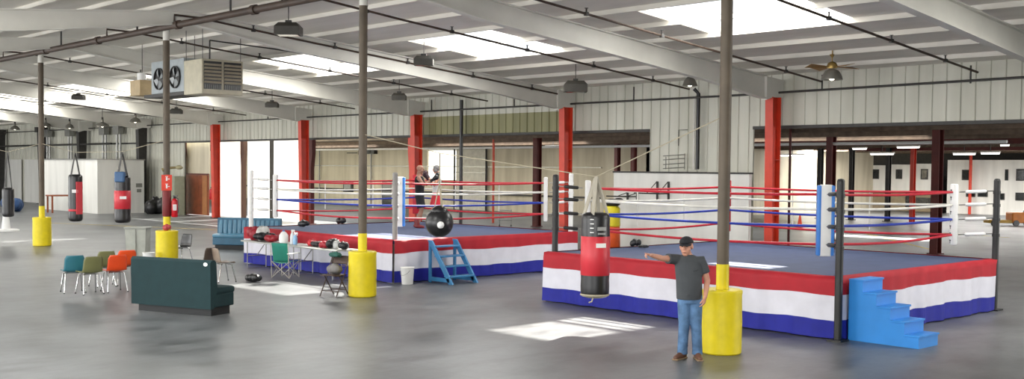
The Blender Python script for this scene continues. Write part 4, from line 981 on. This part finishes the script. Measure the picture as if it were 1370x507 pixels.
# tall wall posts and pipes on the far end wall
for k, sx_ in enumerate((-60.3, -69.0, -75.8, -84.0)):
    b = MB(); b.rings([[Vector((x*.13, y*.16, 0)) for x, y in ((-1, -1), (1, -1), (1, 1), (-1, 1))], [Vector((x*.2, y*.26, 4.85)) for x, y in ((-1, -1), (1, -1), (1, 1), (-1, 1))]]); b.box((0, 0, .02), (.5, .6, .04)); b.box((0, -.05, 5.0), (.5, .7, .35))
    tag(b.build('steel_column', M_dark, loc=(sx_, 27.1, 0)), 'dark steel column on the rear wall, '+('right above the block room end', 'behind the leftmost heavy bag of two', 'just right of the leftmost drum post top', 'at the left edge')[k], 'column', 'unpainted columns at the far left')
for k, px in enumerate((66, 95, 141, 160)):
    p = at(px, 200, 1, 27.3); b = MB()
    for x in (-.22, .22): b.tube([(x, 0, 0), (x, 0, 4.75)], .07, 8)
    for z in (1.0, 2.4, 3.5): b.box((0, 0, z), (.6, .08, .1))
    b.box((0, -.05, 4.75), (.8, .3, .5)); tag(b.build('conduit_pair', M_gal, loc=(p.x, 27.25, 0)), 'upright pipe pair at far left, '+('right of the leftmost drum post', 'second pair from the drum post', 'third pair, under the lowest dome lamp', 'last pair, above the block room')[k], 'pipe', 'upright pipe pairs at the far left')
b = MB(); x0, x1 = at(-5, 183, 1, 27).x, at(150, 183, 1, 27).x
b.tube([(x0, 26.95, 3.95), (x1, 26.95, 3.95)], .06, 6); tag(b.build('cross_pipe', M_dark), 'dark horizontal pipe along the rear wall at far left', 'pipe')
b = MB()
for i in range(9): b.box((-99+i*4.1, TW-.12, 1.5), (3.4, .05, 3.0))
struct(b.build('trim_48', M_block))

# ------------------------------------------------------------------ ceiling lamps, fan, heaters
M_lampd = mat('dusty_lamp_housing', '#35322c', .6, 0, var=.2)
def hang(px, py, drop):
    T = 26.8
    for _ in range(200):
        p = at(px, py, 1, T)
        if p.z >= zc(T)-drop: T -= .1
        else: break
    return at(px, py, 1, T)
def boxlamp(px, py, lab, sc=1., drop=.62):
    p = hang(px, py, drop); t = p.y
    c = thing('bay_light', lab, 'ceiling light', (p.x, t, p.z+drop+.06), PHI, 'dark box lights under the roof')
    b = MB(); b.rings([[Vector((x*.22*sc, y*.16*sc, -drop)) for x, y in ((-1, -1), (1, -1), (1, 1), (-1, 1))], [Vector((x*.31*sc, y*.24*sc, -drop-.10*sc)) for x, y in ((-1, -1), (1, -1), (1, 1), (-1, 1))], [Vector((x*.31*sc, y*.24*sc, -drop-.30*sc)) for x, y in ((-1, -1), (1, -1), (1, 1), (-1, 1))]]); b.build('housing', M_lampd, c)
    b = MB(); b.box((0, 0, -drop-.302*sc), (.5*sc, .38*sc, .012)); b.build('lens', mat('unlit_lens', '#5c584e', .2), c)
    b = MB(); b.tube([(0, 0, zc(t)-p.z-drop-.08), (0, 0, -drop)], .012, 5); b.box((0, 0, -drop+.03), (.14, .12, .07)); b.build('hanger', M_dark, c)
boxlamp(386, 34, 'large dark box light near the upper left rooflight')
boxlamp(567, 78, 'dark box light below the middle rooflight', .85)
boxlamp(534, 127, 'small dark box light near the olive wall strip, left of it', .8)
boxlamp(364, 138, 'small dark box light below the louvred heater', .8)
boxlamp(770, 111, 'dark box light above the red column between the rings', 1.1)
boxlamp(236, 147, 'small dark box light left of the slim red column', .8)
boxlamp(105, 128, 'pale distant box light left of the fan heater', .8)
def dome(s, t, z, lab, r=.2, on=True):
    c = thing('dome_light', lab, 'ceiling light', (s, t, z), 0, 'dome lights')
    b = MB(); b.lathe([(.05, .34), (.07, .3), (.07, .2), (.1, .18), (r*.75, .1), (r, -.04), (r*1.02, -.07), (r*.96, -.07), (r*.7, .06), (.06, .14)], seg=24, cap=False); b.build('shade', mat('silver_shade', '#85837c', .3, .6), c, smooth=True)
    b = MB(); b.ell((0, 0, .0), (.075, .075, .09), 12); b.build('bulb', M_lens if on else M_white, c, smooth='all')
    b = MB(); b.lathe([(.055, .34), (.055, .46)], seg=12); b.tube([(0, 0, .45), (0, 0, zc(t)-z-.02)], .013, 6); b.build('stem', M_dark, c)
p = at(923, 112, 1, 26.0); dome(p.x, 26, p.z, 'silver dome lamp hanging by the black drain pipe on the panel wall', .22)
for k, (px, py) in enumerate(((20, 170), (61, 166), (93, 168), (137, 166), (181, 160))):
    T = 24.5; p = at(px, py+2, 1, T); dome(p.x, T, p.z, 'distant dome lamp by the end wall, %s' % ['leftmost of the row', 'second of the row', 'third of the row', 'fourth and largest of the row', 'rightmost above the block room'][k], (.3, .36, .26, .4, .3)[k])
# ceiling fan with dome lamp
p = hang(1113, 100, .62)
c = thing('ceiling_fan', 'ceiling fan with brown blades and a dome lamp, upper right', 'ceiling fan', p)
zt = zc(p.y)-p.z-.01
b = MB(); b.lathe([(.13, .16), (.14, .22), (.1, .3), (.04, .33)], seg=20); b.build('motor', mat('brass_motor', '#9a8048', .35, .6), c, smooth=True)
b = MB(); b.tube([(0, 0, .3), (0, 0, zt)], .015, 6); b.lathe([(.07, zt-.1), (.02, zt-.18)], seg=10); b.build('downrod', mat('brass_motor', '#9a8048'), c)
b = MB(); b.lathe([(.08, .14), (.17, .1), (.25, -.04), (.27, -.13), (.26, -.13), (.1, .05)], seg=24, cap=False); b.build('lamp_shade', mat('silver_shade', '#85837c'), c, smooth=True)
b = MB(); b.ell((0, 0, -.08), (.07, .07, .07), 12); b.build('bulb', M_lens, c, smooth='all')
for k in range(4):
    a = PHI+PI+.35+k*PI/2; d = Vector((math.cos(a), math.sin(a), 0)); e = Vector((-d.y, d.x, .0))+Vector((0, 0, .25))
    b = MB(); z = Vector((0, 0, .2))
    b.rings([[z+d*.16+e*.03, z+d*.16-e*.03, z+d*.16-e*.03-Vector((0, 0, .008)), z+d*.16+e*.03-Vector((0, 0, .008))], [z+d*.3+e*.07, z+d*.3-e*.07, z+d*.3-e*.07-Vector((0, 0, .008)), z+d*.3+e*.07-Vector((0, 0, .008))], [z+d*.72+e*.14, z+d*.72-e*.14, z+d*.72-e*.14-Vector((0, 0, .008)), z+d*.72+e*.14-Vector((0, 0, .008))]]); b.build('blade', mat('oak_blade', '#8f6a35', .5), c)
# louvred heater
p0 = at(270, 78, 1, 15.); p1 = at(270, 125, 1, 15.); W = at(325, 100, 0, p0.x).y-15; Dp = p0.x-at(246, 100, 1, 15.).x
c = thing('louvred_heater', 'large cream louvred heater box hanging from the roof, upper left', 'heater', (p0.x, 15, p1.z))
H = p0.z-p1.z
b = MB(); b.box((-Dp/2, W/2, H/2), (Dp, W, H), bev=.02); b.build('housing', mat('cream_enamel', '#b5ae98', .45), c)
for k in (0, 1):
    y0, y1 = .06+k*(W/2-.02), W/2-.04+k*(W/2-.02)
    b = MB(); b.box((.005, (y0+y1)/2, H*.54), (.02, y1-y0, H*.8)); lv = b.build('grille_recess', M_black, c)
    b = MB()
    for i in range(6): b.box((.035, (y0+y1)/2, H*(.34+i*.1)), (.012, y1-y0, H*.06), Matrix.Rotation(.5, 3, 'Y'))
    b.build('louvre', mat('louvre_tan', '#9c927c', .5), lv)
    b = MB()
    for i in range(9): b.tube([(.03, y0+.03+i*(y1-y0-.06)/8, H*.14), (.03, y0+.03+i*(y1-y0-.06)/8, H*.27)], .006, 4)
    b.build('coil_guard', M_gal, lv)
for x, y in ((-Dp+.05, .05), (-.05, W-.05), (-.05, .05)): b = MB(); b.tube([(x, y, H), (x, y, zc(15+y)-p1.z-.02)], .01, 5); b.build('hanger_rod', M_dark, c)
b = MB(); b.tube([(-.1, .3, H+.005), (-.1, .3, H+.55), (-.1, .3+.0, H+.55), (.3, 2.2, H+.42), (1.0, 4.2, H+.2)], .022, 6); tag(b.build('gas_pipe', M_dark, loc=(p0.x, 15, p1.z)), 'black gas pipe above the louvred heater leading towards a rooflight', 'pipe')
# fan heater left of it
p0 = at(205, 83, 1, 15.2); p1 = at(205, 126, 1, 15.2); p2 = at(247, 100, 1, 15.2)
c = thing('fan_heater', 'grey unit with two black fans hanging behind the left drum post', 'heater', (p0.x-.2, 15.2, p1.z)); W = p2.x-p0.x+.1; H = p0.z-p1.z
b = MB(); b.box((W/2, .4, H/2), (W, .75, H), bev=.015); b.build('housing', mat('blue_grey_enamel', '#98a0a4', .4), c)
for k, x in enumerate((W*.27, W*.76)):
    b = MB(); R_ = H*.34
    b.rings([[Vector((x+r*math.cos(2*PI*i/24), y, H*.45+r*math.sin(2*PI*i/24))) for i in range(24)] for r, y in ((R_, .02), (R_, -.03), (R_*.93, -.03), (R_*.93, .02))], closed=True)
    fan = b.build('fan_ring', M_dark, c, smooth=True)
    b = MB(); b.rings([[Vector((x+r*math.cos(2*PI*i/24), .015, H*.45+r*math.sin(2*PI*i/24))) for i in range(24)] for r in (R_*.92, .01)], cap=False); b.build('recess', M_black, fan)
    b = MB()
    for i in range(4):
        a = i*PI/2+.4; u = Vector((math.cos(a), 0, math.sin(a))); v = Vector((-math.sin(a), .25, math.cos(a)))
        b.rings([[Vector((x, -.01, H*.45))+u*R_*.2+v*.04, Vector((x, -.01, H*.45))+u*R_*.2-v*.04], [Vector((x, -.01, H*.45))+u*R_*.85+v*.13, Vector((x, -.01, H*.45))+u*R_*.85-v*.1]], cap=False, loop=False)
    b.build('fan_blade', mat('grey_blade', '#8f9496', .4), fan)
b = MB(); b.box((W/2, .3, -.07), (W+.5, .8, .1)); b.build('support_rail', M_dark, c)
for x in (.05, W-.05): b = MB(); b.tube([(x, .4, H), (x, .4, zc(15.6)-p1.z-.02)], .01, 5); b.build('hanger_rod', M_dark, c)
p = at(193, 118, 1, 15.6); c = thing('duct_box', 'small tan duct box left of the fan heater', 'duct', (p.x-.15, 15.6, p.z)); b = MB(); b.box((0, 0, 0), (.75, .5, .5), bev=.01); b.build('box_body', mat('tan_duct', '#b09a74', .5), c); b = MB(); b.tube([(0, 0, .24), (0, 0, zc(15.6)-p.z)], .012, 5); b.build('hanger_rod', M_dark, c); b = MB(); b.lathe([(.14, .26), (.14, .5), (.05, .52)], (-.05, 0, 0), 16); b.build('flue_stub', M_padw, c, smooth=True)

# ------------------------------------------------------------------ annex furnishings
TF_ = TF
def fpt(x, y): return at(x, y, 1, TF_)
def fbox(name, x0, x1, y0, y1, m_, lab, cat, grp=None, dep=2., wins=()):
    a, d = fpt(x0, y0), fpt(x1, y1); z1, z0 = a.z, max(0, d.z)
    c = thing(name, lab, cat, ((a.x+d.x)/2, TF_, 0), 0, grp); W = d.x-a.x
    b = MB(); b.box((0, dep/2, (z0+z1)/2), (W, dep, z1-z0)); b.build('wall', m_, c)
    for wx, wy, ww, wh_ in wins:
        q0, q1 = fpt(wx-ww/2, wy-wh_/2), fpt(wx+ww/2, wy+wh_/2); X = (q0.x+q1.x)/2-c.location.x
        b = MB(); b.box((X, -.03, (q0.z+q1.z)/2), (q1.x-q0.x, .05, q0.z-q1.z)); w_ = b.build('window', M_dark, c)
        b = MB(); b.box((X, -.06, (q0.z+q1.z)/2), ((q1.x-q0.x)*.75, .02, (q0.z-q1.z)*.8)); b.build('pane', M_glass, w_)
    return c
M_off = panel_mat('office_white', '#d2d0ca', '#e6e4de')
fbox('dock_door', 1160, 1186, 221, 255.6, M_off, 'white dock door with one dark window, leftmost of three far back', 'door', 'far dock doors', .3, [(1172, 233, 8, 13)])
fbox('dock_door', 1192, 1219, 220, 255.6, M_off, 'white dock door with one dark window, middle of three far back', 'door', 'far dock doors', .3, [(1203, 233, 8, 13)])
fbox('dock_door', 1225, 1249, 219, 255.6, M_off, 'white dock door with one dark window, rightmost of three far back', 'door', 'far dock doors', .3, [(1237, 233, 9, 14)])
fbox('office_block', 1268, 1480, 214, 296, M_off, 'white two row windowed office block far back at the right', 'building', None, 5., [(1293, 234, 11, 14), (1347, 234, 4, 15), (1366, 234, 12, 16), (1299, 259, 12, 9), (1315, 259, 13, 9), (1340, 263, 8, 9), (1365, 263, 12, 11)])
b = MB(); q = fpt(1301, 240); b.tube([(0, 0, 0), (0, 0, 3.9)], .1, 8); tag(b.build('fire_pipe', M_red, loc=(q.x, TF_-.3, 0)), 'thin red pipe in front of the far office block', 'pipe')
fbox('store_wall', 1016, 1096, 218, 283, M_cream, 'cream store room wall seen right of the nearest red column', 'partition', None, 1., [(1085, 240, 10, 40)])
fbox('store_wall', 1118, 1158, 222, 284, mat('brown_board', '#5a3a2c', .7), 'brown boarded partition left of the dock doors', 'partition', None, 1.)
fbox('store_wall', 1160, 1256, 255, 284, mat('tan_board', '#8a7c62', .7), 'tan boarded partition below the dock doors', 'partition', None, .2, [(1216, 268, 8, 24), (1236, 270, 22, 12)])
# glowing tube lights over the annex
for k, (px, py, wd) in enumerate(((1180, 206, 26), (1215, 197, 24), (1290, 206, 22), (1325, 205, 18), (1060, 208, 30), (1150, 199, 16), (740, 197, 20), (1345, 170, 8))):
    T = 52 if k != 6 else 40; p = at(px, py, 1, T); z = min(p.z, 3.98)
    c = thing('tube_light', 'lit annex tube light, '+['above the leftmost dock door', 'above the middle dock door', 'above the left end of the office block', 'above the office block windows', 'right of the nearest red column', 'above the near ring corner pad', 'right of the dark annex column', 'near the annex roof edge at right'][k], 'light', (p.x, T, z), 0, 'annex tube lights')
    b = MB(); b.box((0, 0, .06), (wd*.05, .2, .06)); b.build('housing', M_white, c); b = MB(); b.tube([(0, 0, .08), (0, 0, 4.13-z)], .02, 5); b.build('hanger_rod', M_dark, c); b = MB(); b.tube([(-wd*.024, 0, 0), (wd*.024, 0, 0)], .045, 8); b.build('tube', mat('tube_glow', '#fffaf0', .3, emit=4), c)
# long white conduit across annex
b = MB(); b.tube([(-60, 38, 3.75), (-16, 38, 3.75)], .06, 8); tag(b.build('white_conduit', M_padw), 'long white pipe under the annex roof left of the panel wall', 'pipe')
# cream wall features
def bw(x0, x1, y0, y1, name, m_, lab, cat, dep=.12, T=46.):
    a, d = at(x0, y0, 1, T), at(x1, y1, 1, T); z0 = max(0.0, d.z)
    c = thing(name, lab, cat, ((a.x+d.x)/2, T-dep/2, 0)); b = MB(); b.box((0, 0, (a.z+z0)/2), (d.x-a.x, dep, a.z-z0)); return c, b, d.x-a.x, z0, a.z, m_
c, b, W, z0, z1, m_ = bw(513, 526, 243, 284, 'back_door', M_glass, 'dark open doorway in the cream rear wall left of the corner post', 'door'); b.build('leaf', m_, c)
b = MB(); b.tube([(-W/2-.05, -.07, 0), (-W/2-.05, -.07, z1+.05), (W/2+.05, -.07, z1+.05), (W/2+.05, -.07, 0)], .05, 4); b.build('frame', M_white, c)
c, b, W, z0, z1, m_ = bw(461, 473, 243, 257, 'wall_window', M_dark, 'small dark window in the cream rear wall', 'window'); b.build('frame', m_, c); b = MB(); b.box((0, -.08, (z0+z1)/2), (W*.75, .02, (z1-z0)*.75)); b.build('pane', M_glass, c)
c, b, W, z0, z1, m_ = bw(466, 481, 184, 207, 'wall_louvre', M_cream, 'cream louvre vent high on the rear wall left of the drum post', 'vent'); b.build('frame', m_, c)
b = MB()
for i in range(5): b.box((0, -.09, z0+(i+.5)*(z1-z0)/5), (W*.9, .05, .06))
b.build('slats', M_dark, c)
c, b, W, z0, z1, m_ = bw(492, 505, 188, 206, 'wall_fan', M_black, 'black wall fan high on the rear wall right of the drum post', 'fan', .3); b.build('fan_box', m_, c)
b = MB(); zc_ = (z0+z1)/2
for i in range(4): a = i*PI/2+.3; b.box((.25*math.cos(a), -.18, zc_+.25*math.sin(a)), (.35, .02, .14), Matrix.Rotation(-a, 3, 'Y'))
b.build('fan_blade', M_dark, c)
b = MB(); b.tube([(0, 0, 4.05), (0, 0, 0)], .05, 6)
c, b, W, z0, z1, m_ = bw(612, 651, 200, 284, 'sectional_door', mat('pale_sectional', '#c9c6ba', .5), 'pale sectional garage door behind the far ring', 'door', .1); b.build('leaf', m_, c)
b = MB()
for f in (.15, .38, .62, .85): b.box((0, -.07, z0+f*(z1-z0)), (W, .03, .05))
b.build('panel_rail', M_gal, c)
b = MB(); b.tube([(-W/2-.1, -.1, 0), (-W/2-.1, -.1, z1+.1), (W/2+.1, -.1, z1+.1), (W/2+.1, -.1, 0)], .08, 4); b.build('door_track', M_dark, c)
b = MB(); b.box((-62, 45.9, 1.05), (40, .1, .1)); tag(b.build('wall_rail', M_dark), 'dark horizontal rail along the cream rear wall', 'rail')
for px in (428, 497): 
    p = at(px, 230, 1, 45.9); b = MB(); b.tube([(0, 0, 0), (0, 0, 4.05)], .05, 6); tag(b.build('wall_conduit', M_gal, loc=(p.x, 45.85, 0)), 'thin conduit on the cream rear wall, '+('near the left jamb' if px == 428 else 'below the black wall fan'), 'pipe')
b = MB(); p = at(497, 222, 1, 45.9); b.box((-62, 45.92, p.z), (40, .06, .06)); tag(b.build('wall_rail', M_gal), 'thin upper rail along the cream rear wall', 'rail')
# trolley legs, barrier, cone, machine
c = thing('trolley', 'small trolley behind the far ring right of the orange red pipe', 'trolley', at(676, 303)+Vector((0, 0, 0)), PHI)
b = MB(); b.box((0, 0, .75), (.6, .4, .04)); b.box((0, 0, .3), (.6, .4, .04)); b.build('shelf', M_gal, c)
for x in (-.27, .27):
    for y in (-.17, .17): b = MB(); b.tube([(x, y, .06), (x, y, .8)], .014, 6); l_ = b.build('leg', M_gal, c); b = MB(); b.ell((x, y, .05), (.03, .05, .05), 8); b.build('caster', M_black, l_)
c = thing('traffic_cone', 'small orange traffic cone on the annex floor left of the corner pad', 'cone', at(1070, 304))
b = MB(); b.lathe([(.13, .03), (.03, .62), (.02, .64)], seg=16); b.build('cone', mat('cone_orange', '#e8481c', .5), c, smooth=True); b = MB(); b.box((0, 0, .015), (.36, .36, .03)); b.build('base', mat('cone_orange', '#e8481c'), c)
c = thing('pallet_truck', 'low orange and yellow machine on the annex floor at the right edge', 'machine', at(1352, 302), PHI)
M_or = mat('machine_orange', '#c8741c', .5)
b = MB(); b.box((.35, 0, .42), (.9, .8, .55), bev=.06); b.build('body', M_or, c)
b = MB(); b.box((-.6, 0, .22), (1.3, .7, .16), bev=.03); b.build('deck', mat('machine_yellow', '#b08a2a', .5), c)
b = MB(); b.tube([(.6, 0, .65), (.9, 0, 1.1)], .03, 6); b.tube([(.9, -.2, 1.1), (.9, .2, 1.1)], .025, 6); b.build('handle', M_dark, c)
for x in (-1., .1, .65): b = MB(); b.rings([[Vector((x+.15*math.cos(i*PI/8), y, .15+.15*math.sin(i*PI/8))) for i in range(16)] for y in (-.44, -.3)]); b.build('wheel', M_black, c)
# floor paint
n = 90
def stripe(p, q, w_, m_):
    global n; n += 1; p, q = Vector(p), Vector(q); d = (q-p); L = d.length; b = MB(); b.box((0, 0, .002), (L, w_, .004)); o = b.build('trim_%d' % n, m_, loc=(p+q)/2); o.rotation_euler = (0, 0, math.atan2(d.y, d.x)); struct(o)
M_yl = mat('faded_yellow_paint', '#b39c4a', .7, var=.3)
stripe(at(60, 298), at(330, 309), .12, M_yl); stripe(at(1140, 308), at(1250, 335), .12, M_yl); stripe(at(1000, 292), at(1350, 318), .12, M_yl)
